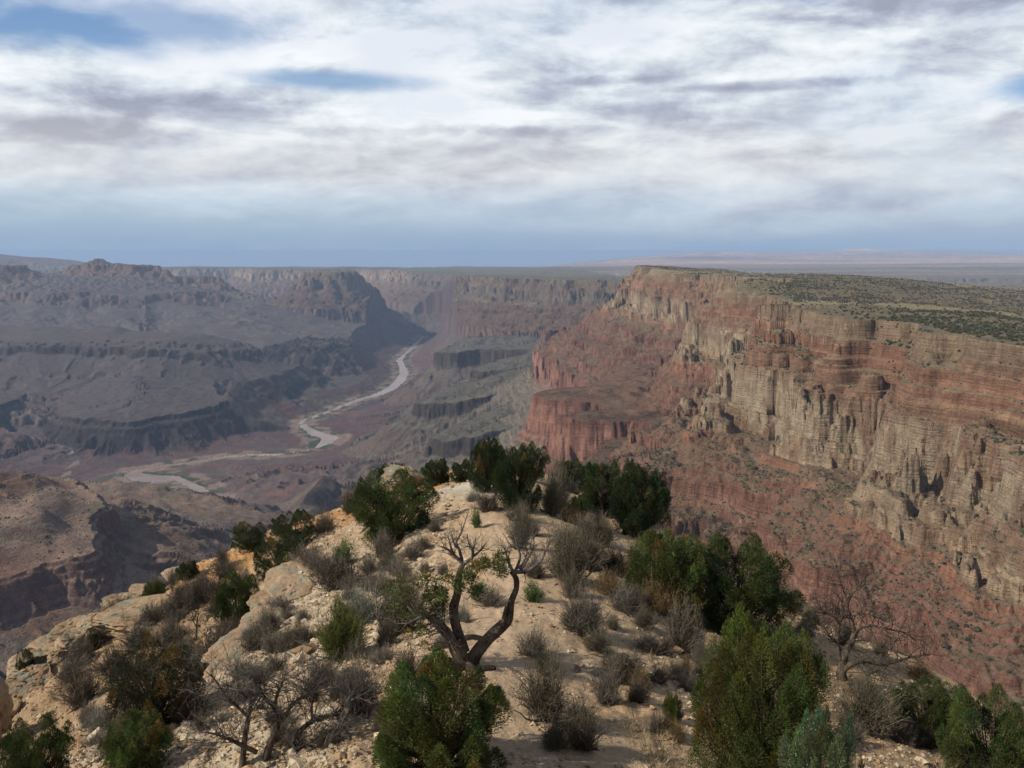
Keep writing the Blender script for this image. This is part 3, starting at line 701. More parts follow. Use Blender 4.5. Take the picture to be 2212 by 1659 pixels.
    m = (sst(spk, dens, dens + .12) * sst(nz, .55, .8) * np.where((fid == F_RIM) | (fid == F_SPUR) | (fid == F_WALL), 1, .55) * (r < 30000))[..., None]
    col = col * (1 - m * .75) + np.array([.06, .065, .042]) * m * .75
    # river banks
    dr = lookup(_S['RIVER'], x, y); rw = lookup(_S['RW'], x, y)
    dd = dr - rw * .5
    n = fbm(x, y, 160, 3, 291)
    bank = (fid == F_FLOOR) & (y > 4000)
    sand = (sst(dd, -20, 0) * (1 - sst(dd + 60 * n, 60, 130)) * bank)[..., None]
    col = col * (1 - sand) + np.array([.33, .245, .20]) * sand
    grn = (sst(dd + 40 * n, 6, 22) * (1 - sst(dd + 90 * n, 80, 140)) * sst(n, -.05, .15) * bank)[..., None]
    col = col * (1 - grn) + np.array([.075, .10, .058]) * grn
    dw = lookup(_S['WASH'], x, y) + 18 * n
    ws = ((1 - sst(dw, 9, 24)) * (fid == F_FLOOR))[..., None]
    col = col * (1 - ws) + np.array([.36, .31, .27]) * ws
    jit = (1 + .22 * steps(7.0) + .17 * steps(2.1)) * ALB
    return np.clip(col * jit[..., None], .01, .9)

def mesh_from(name, co, faces, smooth=True):
    me = bpy.data.meshes.new(name)
    me.vertices.add(len(co)); me.vertices.foreach_set('co', np.ascontiguousarray(co, dtype=np.float32).ravel())
    k = faces.shape[1]
    me.loops.add(faces.size); me.loops.foreach_set('vertex_index', np.ascontiguousarray(faces, dtype=np.int32).ravel())
    me.polygons.add(len(faces))
    me.polygons.foreach_set('loop_start', np.arange(0, faces.size, k, dtype=np.int32))
    me.polygons.foreach_set('loop_total', np.full(len(faces), k, dtype=np.int32))
    me.polygons.foreach_set('use_smooth', np.full(len(faces), smooth, dtype=bool))
    me.update(calc_edges=True)
    return me
def set_col(me, rgb, nm='tint'):
    at = me.attributes.new(nm, 'FLOAT_COLOR', 'POINT')
    c = np.ones((len(rgb), 4), np.float32); c[:, :3] = rgb
    at.data.foreach_set('color', c.ravel())
def link(me, name, parent=None, mat=None):
    o = bpy.data.objects.new(name, me); C.objects.link(o)
    if parent: o.parent = parent
    if mat: me.materials.append(mat)
    return o

def ground_material(name, s1, s2, b1, bump_scale, bump_dist, rough=0.95, vary=.35, beds=False):
    """bare colour from the ground's own tint, broken up by noise fixed to the ground, with real bumps"""
    m = bpy.data.materials.new(name); m.use_nodes = True
    nt = m.node_tree; nt.nodes.clear(); lk = nt.links.new
    o = N(nt, 'ShaderNodeOutputMaterial'); b = N(nt, 'ShaderNodeBsdfPrincipled', ins={'Roughness': rough})
    b.inputs['Specular IOR Level'].default_value = 0.08
    a = N(nt, 'ShaderNodeAttribute', attribute_name='tint')
    t = N(nt, 'ShaderNodeTexCoord')
    n1 = N(nt, 'ShaderNodeTexNoise', ins={'Scale': s1, 'Detail': 4, 'Roughness': .6}); lk(t.outputs['Object'], n1.inputs['Vector'])
    n2 = N(nt, 'ShaderNodeTexNoise', ins={'Scale': s2, 'Detail': 3, 'Roughness': .65}); lk(t.outputs['Object'], n2.inputs['Vector'])
    f = MR(M('ADD', M('MULTIPLY', n1.outputs[0], .5, nt=nt), M('MULTIPLY', n2.outputs[0], .5, nt=nt), nt=nt), .3, .7, 1 - vary, 1 + vary, False, nt=nt)
    mul = N(nt, 'ShaderNodeVectorMath', operation='SCALE'); lk(a.outputs['Color'], mul.inputs[0]); lk(f, mul.inputs['Scale'])
    lk(mul.outputs[0], b.inputs['Base Color'])
    bn = N(nt, 'ShaderNodeTexNoise', ins={'Scale': bump_scale, 'Detail': 5, 'Roughness': .65}); lk(t.outputs['Object'], bn.inputs['Vector'])
    hgt = bn.outputs[0]
    if beds:
        mb_ = N(nt, 'ShaderNodeMapping'); mb_.inputs['Scale'].default_value = (.012, .012, .30); lk(t.outputs['Object'], mb_.inputs[0])
        nb_ = N(nt, 'ShaderNodeTexNoise', ins={'Scale': 1.0, 'Detail': 4, 'Roughness': .7}); lk(mb_.outputs[0], nb_.inputs['Vector'])
        mj_ = N(nt, 'ShaderNodeMapping'); mj_.inputs['Scale'].default_value = (.16, .16, .022); lk(t.outputs['Object'], mj_.inputs[0])
        nj_ = N(nt, 'ShaderNodeTexNoise', ins={'Scale': 1.0, 'Detail': 4, 'Roughness': .65}); lk(mj_.outputs[0], nj_.inputs['Vector'])
        hgt = M('ADD', M('ADD', hgt, M('MULTIPLY', nb_.outputs[0], 1.7, nt=nt), nt=nt), M('MULTIPLY', nj_.outputs[0], .9, nt=nt), nt=nt)
    bp = N(nt, 'ShaderNodeBump', ins={'Strength': b1, 'Distance': bump_dist}); lk(hgt, bp.inputs['Height'])
    lk(bp.outputs[0], b.inputs['Normal'])
    lk(b.outputs[0], o.inputs[0])
    return m

print('terrain grid'); import time as _t; _t0 = _t.time()
TX, TY = build_grid()
TZ, TF, TQ = terrain(TX, TY)
TN = grid_normals(TX, TY, TZ)
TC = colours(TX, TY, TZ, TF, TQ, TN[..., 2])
print('terrain', _t.time() - _t0)
rock_mat = ground_material('rock_and_soil', 0.05, 0.45, 1.0, 0.20, 4.0, vary=.45, beds=True)
ids = np.arange(NA * NR).reshape(NA, NR)
quads = np.stack([ids[:-1, :-1], ids[1:, :-1], ids[1:, 1:], ids[:-1, 1:]], -1).reshape(-1, 4)
fq = TF[:-1, :-1].reshape(-1)
yq = TY[:-1, :-1].reshape(-1); xq = TX[:-1, :-1].reshape(-1)
co = np.stack([TX, TY, TZ], -1).reshape(-1, 3); colf = TC.reshape(-1, 3)
part = np.full(len(fq), 0)
names = ['canyon_floor', 'canyon_wall', 'palisade_cliffs', 'butte', 'canyon_hills', 'mesa_ridge', 'dark_river_cliffs', 'grey_benches', 'near_spur', 'plateau', 'plains']
part[(fq == F_RIM) | (fq == F_WALL)] = 1
part[((fq == F_RIM) | (fq == F_WALL)) & (yq > 7000)] = 2
part[fq == F_BUTTE] = 3
part[(fq == F_PEAK) | (fq == F_NWALL)] = 4
part[fq == F_MESA] = 5
part[(fq == F_DARK) | (fq == F_FRONT)] = 6
part[fq == F_BENCH] = 7
part[(fq == F_SPUR) | (fq == F_VIEW)] = 8
dq = lookup(_S['RIM'], xq, yq)
part[(fq == F_RIM) & (dq < -60)] = 9
part[fq == F_FAR] = 10
for k, nm in enumerate(names):
    fs = quads[part == k]
    if not len(fs): continue
    uq, inv = np.unique(fs, return_inverse=True)
    me = mesh_from(nm, co[uq], inv.reshape(-1, 4))
    set_col(me, colf[uq])
    me.normals_split_custom_set_from_vertices(TN.reshape(-1, 3)[uq])
    o = link(me, nm, mat=rock_mat); o['kind'] = 'structure'

# ------------------------------------------------------------------ the river
def smooth_line(P, W, n=6):
    P = np.array(P); W = np.array(W, float); out = []; ow = []
    for i in range(len(P) - 1):
        p0 = P[max(i - 1, 0)]; p1 = P[i]; p2 = P[i + 1]; p3 = P[min(i + 2, len(P) - 1)]
        for t in np.linspace(0, 1, n, endpoint=False):
            out.append(.5 * ((2 * p1) + (-p0 + p2) * t + (2 * p0 - 5 * p1 + 4 * p2 - p3) * t * t + (-p0 + 3 * p1 - 3 * p2 + p3) * t ** 3)); ow.append(W[i] * (1 - t) + W[i + 1] * t)
    out.append(P[-1]); ow.append(W[-1])
    return np.array(out), np.array(ow)
rme = mesh_from('river', np.array([(-6500, 3700, -1449.5), (400, 3700, -1449.5), (400, 14600, -1449.5), (-6500, 14600, -1449.5)], float), np.array([[0, 1, 2, 3]]))
wm = bpy.data.materials.new('muddy_water'); wm.use_nodes = True
wb = wm.node_tree.nodes['Principled BSDF']
wb.inputs['Roughness'].default_value = .28
_n = N(wm.node_tree, 'ShaderNodeTexNoise', ins={'Scale': .006, 'Detail': 6, 'Roughness': .6}); _c = N(wm.node_tree, 'ShaderNodeTexCoord'); wm.node_tree.links.new(_c.outputs['Object'], _n.inputs['Vector'])
wm.node_tree.links.new(MIX(MR(_n.outputs[0], .35, .65, 0, 1, nt=wm.node_tree), (.20, .135, .108), (.30, .22, .185), nt=wm.node_tree), wb.inputs['Base Color'])
_n2 = N(wm.node_tree, 'ShaderNodeTexNoise', ins={'Scale': .05, 'Detail': 5, 'Roughness': .6}); wm.node_tree.links.new(_c.outputs['Object'], _n2.inputs['Vector'])
_bp = N(wm.node_tree, 'ShaderNodeBump', ins={'Strength': .35, 'Distance': 1.0}); wm.node_tree.links.new(_n2.outputs[0], _bp.inputs['Height']); wm.node_tree.links.new(_bp.outputs[0], wb.inputs['Normal'])
river = link(rme, 'river', mat=wm); river['kind'] = 'structure'

# ------------------------------------------------------------------ scrub on the slopes and woodland on the plateau
def terrain_samples(n, seed, a0, a1, r0, r1, power=1.0):
    rg = np.random.RandomState(seed)
    i = np.clip(((rg.uniform(a0, a1, n) + 41) / 82 * (NA - 1)).astype(int), 0, NA - 2)
    j = rg.randint(0, NR - 1, n)
    f = rg.rand(n)
    x = TX[i, j] * (1 - f) + TX[i, j + 1] * f; y = TY[i, j] * (1 - f) + TY[i, j + 1] * f; z = TZ[i, j] * (1 - f) + TZ[i, j + 1] * f
    # chance in proportion to the ground the cell covers, so that the scatter is even on the ground
    area = np.hypot(TX[i, j + 1] - TX[i, j], TY[i, j + 1] - TY[i, j]) * np.hypot(x, y)
    return x, y, z, TN[i, j, 2], TF[i, j], TQ[i, j], area, rg
_bs = np.array([(0, 0, 1.05), (.95, 0, .35), (.3, .9, .4), (-.8, .55, .3), (-.75, -.6, .38), (.35, -.92, .33), (.75, .1, -.3), (.2, .75, -.3), (-.65, .4, -.3), (-.6, -.5, -.3), (.3, -.75, -.3)], float)
_bf = np.array([(0, 1, 2), (0, 2, 3), (0, 3, 4), (0, 4, 5), (0, 5, 1), (1, 6, 7), (1, 7, 2), (2, 7, 8), (2, 8, 3), (3, 8, 9), (3, 9, 4), (4, 9, 10), (4, 10, 5), (5, 10, 6), (5, 6, 1)])
M_SCRUB = bpy.data.materials.new('scrub_leaf'); M_SCRUB.use_nodes = True
_b = M_SCRUB.node_tree.nodes['Principled BSDF']; _b.inputs['Roughness'].default_value = .8; _b.inputs['Specular IOR Level'].default_value = .1
_at = N(M_SCRUB.node_tree, 'ShaderNodeAttribute', attribute_name='tint'); M_SCRUB.node_tree.links.new(_at.outputs['Color'], _b.inputs['Base Color'])
def blobs(name, x, y, z, size, tint, rg):
    n = len(x)
    b = _bs[None] * rg.uniform(.7, 1.3, (n, 11, 3)) * size[:, None, None]
    v = (b + np.stack([x, y, z], 1)[:, None]).reshape(-1, 3); f = (np.arange(n)[:, None, None] * 11 + _bf[None]).reshape(-1, 3)
    me = mesh_from(name, v, f, False); set_col(me, np.repeat(tint, 11, 0)); o = link(me, name, mat=M_SCRUB); o['kind'] = 'stuff'; return o
def take(area, m, want, rg):
    w = area * m; k = want / max(w.sum(), 1e-9)
    return rg.rand(len(area)) < np.clip(w * k, 0, 1)
def woodland():
    x, y, z, nz, f, q, area, rg = terrain_samples(420000, 61, 4, 38, 0, 0)
    d = lookup(_S['RIM'], x, y); r = np.hypot(x, y)
    g = fbm(x, y, 520, 3, 271); g2 = fbm(x, y, 120, 2, 273)
    u = x * .55 + y * .83; strip = sst(np.sin(u / 330 + 1.6 * fbm(x, y, 900, 3, 271)) + .5 * fbm(x, y, 900, 3, 271), .35, .95)
    m = (f == F_RIM) * (d < -15) * (r < 7500) * (.12 + .9 * sst(g + .5 * g2, -.25, .35)) * (1 - .93 * strip) * (1 - .72 * sst(-d, 600, 1500) * (1 - np.exp(-((x - 2150) / 800) ** 2 - ((y - 4350) / 500) ** 2)))
    k = take(area, m, 36000, rg)
    n = k.sum(); sz = rg.uniform(1.7, 3.6, n)
    blobs('woodland', x[k], y[k], z[k] + sz * .25, sz, np.array([[.044, .046, .027]]) * rg.uniform(.6, 1.35, (n, 1)), rg)
woodland()
def scrub():
    x, y, z, nz, f, q, area, rg = terrain_samples(1500000, 62, -34, 38, 0, 0)
    r = np.hypot(x, y); g = fbm(x, y, 160, 3, 275)
    m = ((f == F_RIM) * 1.0 + (f == F_SPUR) * .22 + (f == F_WALL) * .7) * sst(nz, .45, .72) * (lookup(_S['RIM'], x, y) > 10) * (r > 740) * (r < 2700) * (.16 + 1.0 * sst(g, -.15, .35))
    k = take(area, m, 27000, rg)
    x, y, z, r = x[k], y[k], z[k], r[k]; n = len(x)
    sz = np.exp(rg.normal(.22, .40, n)); tint = np.array([[.044, .044, .029]]) * rg.uniform(.6, 1.5, (n, 1)) * np.where(rg.rand(n) < .25, 1.7, 1.0)[:, None]
    # the ones that show largest stand as shrubs of their own
    az = np.degrees(np.arctan2(x, y)); vis = (az > 10) & (az < 31.5) & (z / y > -.62)
    big = np.argsort(-(sz / r) * vis)[:260]
    ms = []
    for t in range(5):
        rr = np.random.RandomState(80 + t)
        import bmesh
        bm = bmesh.new(); bmesh.ops.create_icosphere(bm, subdivisions=2, radius=1.0)
        v = np.array([p.co[:] for p in bm.verts]); ff = np.array([[a.index for a in p.verts] for p in bm.faces]); bm.free()
        v *= (1 + .38 * pn(v[:, 0] * 2.3 + t * 9, v[:, 1] * 2.3 + v[:, 2] * 1.7, 7) + .2 * rr.normal(size=len(v)) * .5)[:, None]; v[:, 2] = v[:, 2] * .75 + .3
        me = mesh_from('canyon_shrub', v, ff, False); set_col(me, np.tile(np.array([[.044, .044, .029]]) * (.75, .9, 1.0, 1.2, 1.6)[t], (len(v), 1)) * rr.uniform(.7, 1.3, (len(v), 1))); me.materials.append(M_SCRUB); ms.append(me)
    for i in big:
        o = bpy.data.objects.new('canyon_shrub', ms[rg.randint(5)]); C.objects.link(o)
        o.location = (x[i], y[i], z[i] - .1); s_ = float(sz[i]); o.scale = (s_ * 1.05, s_ * .95, s_); o.rotation_euler = (0, 0, rg.uniform(0, 6))
        o['label'] = 'dark round shrub dotted over the red ledges of the right canyon wall'; o['category'] = 'shrub'; o['group'] = 'shrubs dotted over the right canyon wall'
    kk = np.ones(n, bool); kk[big] = False
    blobs('scrub', x[kk], y[kk], z[kk] + .2 * sz[kk], sz[kk], tint[kk], rg)
scrub()

# ================================================================== the ridge in the foreground
YK = [-6, 0, 4, 8, 12.4, 17, 22, 30, 37, 46, 50, 56, 70, 80, 100, 150]
ZK = [-1.2, -1.7, -3.9, -6.3, -8.0, -8.84, -9.9, -11.1, -12.2, -13.3, -13.9, -15.6, -18.0, -20.5, -34, -92]
XK = [.4, .4, .4, .4, .4, -.5, .3, .8, -.4, -1.5, -1.4, -1.0, -1.0, -1, 0, 0]
LK = ([0, 20, 26, 42, 50, 58, 61, 68, 75, 85, 120], [26, 27, 27, 26, 22, 19, 16, 10.5, 8, 5, 4])
RK = ([0, 20, 30, 38, 52, 65, 75, 120], [19, 18.5, 15, 13, 10, 8, 6, 4])
def ridge_s(x, y):
    return x - np.interp(y, YK, XK)
def ridge(x, y, detail=True):
    x = np.asarray(x, dtype=np.float64); y = np.asarray(y, dtype=np.float64)
    s = ridge_s(x, y)
    zc = np.interp(y, YK, ZK)
    wv = 0.9 * pn(x / 5.3, y / 5.3, 501) + 0.5 * pn(x / 2.1, y / 2.1, 503)
    a = np.abs(s)
    rnd = np.sqrt(a * a + 4.0) - 2.0
    left = s < 0
    sl = np.where(left, np.interp(y, [0, 45, 60, 80], [.33, .33, .28, .25]), .355)
    z = zc - sl * rnd
    # rock steps on the left flank
    st = np.interp(y, [18, 23, 27, 38, 43, 47], [0, .9, 1.7, 1.5, .7, 0])
    z = z - np.where(left, st * lin(a + wv, 9.6, 10.15), 0)
    st2 = np.interp(y, [24, 32, 40, 48, 54], [0, .8, 1.3, 1.0, 0])
    z = z - np.where(left, st2 * lin(a + 1.3 * wv, 18.2, 18.9), 0)
    st3 = np.interp(y, [28, 36, 50, 60], [0, .35, .45, 0])
    z = z - np.where(left, st3 * lin(a + wv, 5.2, 5.5), 0)
    e = np.where(left, np.interp(y, *LK), np.interp(y, *RK)) + 1.2 * wv
    o = np.clip(a - e, 0, None)
    z = z - np.where(left, 3.0 * lin(o, 0, 1.2) + 1.25 * o, 1.0 * o * lin(o, 0, 2)) - .02 * o * o * (o < 60) - 72.0 * (o >= 60)
    if detail:
        rough = np.clip(.5 + lin(a, 1.2, 4.0), 0, 1) * (1 + .5 * left)
        z = z + .26 * pn(x / 6.1, y / 6.1, 511) + rough * (.10 * pn(x / 1.9, y / 1.9, 513) + .075 * rid(x, y, .75, 2, 515) + .05 * pn(x / .31, y / .31, 517)) + .010 * pn(x / .12, y / .12, 519)
        z = z + np.clip(o, 0, 4) * .35 * pn(x / 2.4, y / 2.4, 521) + .16 * lin(a, 8, 12) * left * (rid(x, y, 2.6, 2, 523) - .4) * 2
    return z
def ground_hit(U, V):
    """where the line of sight through a point of the photo meets the ridge"""
    dx, dy, dz = ray(U, V)
    y = np.linspace(6, 110, 4200); x = dx / dy * y; z = dz / dy * y
    g = ridge(x, y, False)
    i = int(np.argmax(z < g)) or len(y) - 1
    return float(x[i]), float(y[i]), float(ridge(x[i], y[i]))

def build_ridge():
    na, nr = 1150, 1000
    A, R = np.meshgrid(np.linspace(-radians(60), radians(60), na), np.exp(np.linspace(math.log(2.5), math.log(150), nr)), indexing='ij')
    x = R * np.sin(A); y = R * np.cos(A)
    z = ridge(x, y)
    # the outer skirt runs down into the canyon's own ground
    n = grid_normals(x, y, z)
    s = ridge_s(x, y); a = np.abs(s)
    f1 = fbm(x, y, 4.5, 3, 601); f2 = fbm(x, y, 1.1, 3, 603); f3 = pn(x / .16, y / .16, 605); f4 = pn(x / .07, y / .07, 607)
    col = np.array([.44, .325, .21]) + 0 * n
    def mixc(w, c):
        nonlocal col
        w = np.clip(w, 0, 1)[..., None]; col = col * (1 - w) + np.array(c) * w
    mixc(.7 * sst(f1, 0, .6), (.40, .27, .16))
    mixc(sst(1.7 - a + .8 * f1, 0, 1.2) * .8, (.47, .35, .235))                                     # trodden sand along the crest
    rub = (s < 0) * sst(a + f1, 2.5, 4.5) * (1 - sst(a + f1, 9.5, 12)) * (1 - sst(y, 36, 44))
    mixc(rub * (.65 + .35 * sst(f2, -.2, .4)), (.47, .39, .285))                                      # pale rubble
    org = (s < 0) * np.maximum(sst(a + 2 * f1, 10, 13) * sst(y, 38, 48), sst(y + 3 * f1, 46, 54) * sst(a, 3, 5))
    mixc(org * (.55 + .45 * sst(f1, -.3, .3)), (.44, .225, .075))                                     # orange soil
    mixc(org * .5 * sst(f2, .1, .6), (.36, .26, .155))
    mixc((s > 0) * sst(a + f1, 4, 8) * .6, (.38, .25, .14))
    mixc((s < 0) * sst(a + f1, 11, 15) * (1 - sst(y, 40, 48)) * .85, (.33, .225, .13))
    wht = np.exp(-((y - 49 - .6 * f1) / 3.0) ** 2) * np.exp(-((s + 1.2) / 2.6) ** 2)
    mixc(wht * 1.3, (.52, .455, .36))
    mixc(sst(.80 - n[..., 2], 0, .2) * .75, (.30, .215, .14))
    spots = sst(f3, .25, .5); mixc(spots * .35 * sst(a, .8, 3), (.52, .44, .33))
    mixc(sst(-f3, .35, .55) * .30 * sst(a, .8, 3), (.17, .115, .075))
    mixc(sst(f2, .3, .8) * .30 * sst(a, 1.5, 4), (.20, .165, .11))
    col = col * (1 + .14 * f4 + .12 * f2)[..., None] * .90
    i = np.arange(na * nr).reshape(na, nr)
    q = np.stack([i[:-1, :-1], i[1:, :-1], i[1:, 1:], i[:-1, 1:]], -1).reshape(-1, 4)
    me = mesh_from('ridge', np.stack([x, y, z], -1).reshape(-1, 3), q)
    set_col(me, np.clip(col, .01, .9).reshape(-1, 3))
    o = link(me, 'ridge', mat=ground_material('sandy_ground', 6.0, 38.0, 0.8, 18.0, 0.05, vary=.3)); o['kind'] = 'structure'
build_ridge()

# ------------------------------------------------------------------ things and their parts
def thing(name, label, cat, loc, rotz=0, sc=(1, 1, 1), group=None):
    o = bpy.data.objects.new(name, None); C.objects.link(o)
    o.location = loc; o.rotation_euler = (0, 0, rotz); o.scale = sc
    o.empty_display_size = .2
    o['label'] = label; o['category'] = cat
    if group: o['group'] = group
    return o

def leaf_material(name, trans=.25, rough=.7):
    m = bpy.data.materials.new(name); m.use_nodes = True
    nt = m.node_tree; nt.nodes.clear(); lk = nt.links.new
    o = N(nt, 'ShaderNodeOutputMaterial')
    a = N(nt, 'ShaderNodeAttribute', attribute_name='tint')
    inf = N(nt, 'ShaderNodeObjectInfo')
    f = MR(inf.outputs['Random'], 0, 1, .82, 1.15, False, nt=nt)
    mul = N(nt, 'ShaderNodeVectorMath', operation='SCALE'); lk(a.outputs['Color'], mul.inputs[0]); lk(f, mul.inputs['Scale'])
    d = N(nt, 'ShaderNodeBsdfPrincipled', ins={'Roughness': rough}); lk(mul.outputs[0], d.inputs['Base Color'])
    d.inputs['Specular IOR Level'].default_value = .15
    t = N(nt, 'ShaderNodeBsdfTranslucent'); lk(mul.outputs[0], t.inputs[0])
    mx_ = N(nt, 'ShaderNodeMixShader', ins={0: trans}); lk(d.outputs[0], mx_.inputs[1]); lk(t.outputs[0], mx_.inputs[2]); lk(mx_.outputs[0], o.inputs[0])
    return m
M_LEAF = leaf_material('evergreen_leaf'); M_TWIG = leaf_material('dry_twig', .08, .85)
def bark_material(name, c1, c2, scale=9.0):
    m = bpy.data.materials.new(name); m.use_nodes = True
    nt = m.node_tree; b = nt.nodes['Principled BSDF']; lk = nt.links.new
    b.inputs['Roughness'].default_value = .9; b.inputs['Specular IOR Level'].default_value = .15
    t = N(nt, 'ShaderNodeTexCoord'); mp = N(nt, 'ShaderNodeMapping'); mp.inputs['Scale'].default_value = (1, 1, .16)
    lk(t.outputs['Object'], mp.inputs[0])
    n = N(nt, 'ShaderNodeTexNoise', ins={'Scale': scale * 4, 'Detail': 6, 'Roughness': .7, 'Distortion': .6}); lk(mp.outputs[0], n.inputs['Vector'])
    n2 = N(nt, 'ShaderNodeTexNoise', ins={'Scale': scale * .4, 'Detail': 3}); lk(t.outputs['Object'], n2.inputs['Vector'])
    lk(MIX(MR(M('ADD', n.outputs[0], M('MULTIPLY', M('SUBTRACT', n2.outputs[0], .5, nt=nt), .8, nt=nt), nt=nt), .32, .68, 0, 1, nt=nt), c1, c2, nt=nt), b.inputs['Base Color'])
    bp = N(nt, 'ShaderNodeBump', ins={'Strength': .9, 'Distance': .03}); lk(n.outputs[0], bp.inputs['Height']); lk(bp.outputs[0], b.inputs['Normal'])
    return m
M_BARK = bark_material('juniper_bark', (.050, .036, .027), (.135, .105, .080))
M_DEAD = bark_material('dead_wood', (.036, .026, .020), (.135, .108, .085))
M_GREY = bark_material('grey_dead_wood', (.060, .050, .043), (.21, .19, .17), 14)

class Tubes:
    def __init__(self): self.v = []; self.f = []; self.n = 0
    def add(self, pts, rad, sides=6, flute=0.0, seed=0):
        P = np.array(pts, float); r = np.array(rad, float); n = len(P)
        t = np.gradient(P, axis=0); t /= np.linalg.norm(t, axis=1, keepdims=True) + 1e-9
        u = np.array([.31, .87, .37]); 
        A = np.cross(t, u); A /= np.linalg.norm(A, axis=1, keepdims=True) + 1e-9
        B = np.cross(t, A)
        th = np.arange(sides) * 2 * pi / sides
        rr = r[:, None] * (1 + flute * np.cos(th[None, :] * 3 + seed + np.arange(n)[:, None] * .35) + flute * .6 * np.cos(th[None, :] * 5 + seed * 2))
        V = P[:, None, :] + A[:, None, :] * (np.cos(th)[None, :] * rr)[..., None] + B[:, None, :] * (np.sin(th)[None, :] * rr)[..., None]
        i = np.arange(n * sides).reshape(n, sides)
        q = np.stack([i[:-1], np.roll(i, -1, 1)[:-1], np.roll(i, -1, 1)[1:], i[1:]], -1).reshape(-1, 4)
        self.v.append(V.reshape(-1, 3)); self.f.append(q + self.n); self.n += n * sides
    def mesh(self, name):
        return mesh_from(name, np.concatenate(self.v), np.concatenate(self.f))

def unit(v): return v / (np.linalg.norm(v, axis=-1, keepdims=True) + 1e-9)
def leaves(C_, D_, ln, wd, rg):
    """flat sprays: base, two shoulders, tip"""
    n = len(C_); D_ = unit(D_); S_ = unit(np.cross(D_, rg.normal(size=(n, 3))))
    ln = np.broadcast_to(ln, (n,))[:, None]; wd = np.broadcast_to(wd, (n,))[:, None]
    V = np.stack([C_, C_ + D_ * ln * .45 + S_ * wd * .5, C_ + D_ * ln, C_ + D_ * ln * .45 - S_ * wd * .5], 1)
    return V.reshape(-1, 3), np.arange(n * 4).reshape(n, 4)

def curve_pts(p, d, length, n, bend, rg, up=0.0):
    pts = [p]; d = d / np.linalg.norm(d); st = length / n
    for _ in range(n):
        d = d + rg.normal(size=3) * bend + np.array([0, 0, up]); d /= np.linalg.norm(d)
        p = p + d * st; pts.append(p)
    return np.array(pts), d
def grow(T, p, d, length, r, depth, rg, bend=.22, up=.03, kids=(2, 4), tips=None, shrink=.62, sides=5, spread=.9):
    n = max(3, int(4 + 2 * (depth > 1)))
    pts, d2 = curve_pts(p, d, length, n, bend, rg, up)
    rad = np.linspace(r, max(r * .45, .0025), len(pts))
    T.add(pts, rad, sides if r > .012 else 4 if r > .006 else 3)
    if depth == 0:
        if tips is not None: tips.append((pts[-1], d2))
        return
    for k in range(rg.randint(kids[0], kids[1] + 1)):
        t = rg.uniform(.35, 1.0); i = min(len(pts) - 2, int(t * (len(pts) - 1)))
        q = pts[i] + (pts[i + 1] - pts[i]) * rg.rand()
        dd = unit(pts[i + 1] - pts[i]) + unit(rg.normal(size=3)) * spread * rg.uniform(.6, 1.1)
        grow(T, q, dd, length * shrink * rg.uniform(.7, 1.2), rad[i] * rg.uniform(.5, .75), depth - 1, rg, bend, up, kids, tips, shrink, sides, spread)

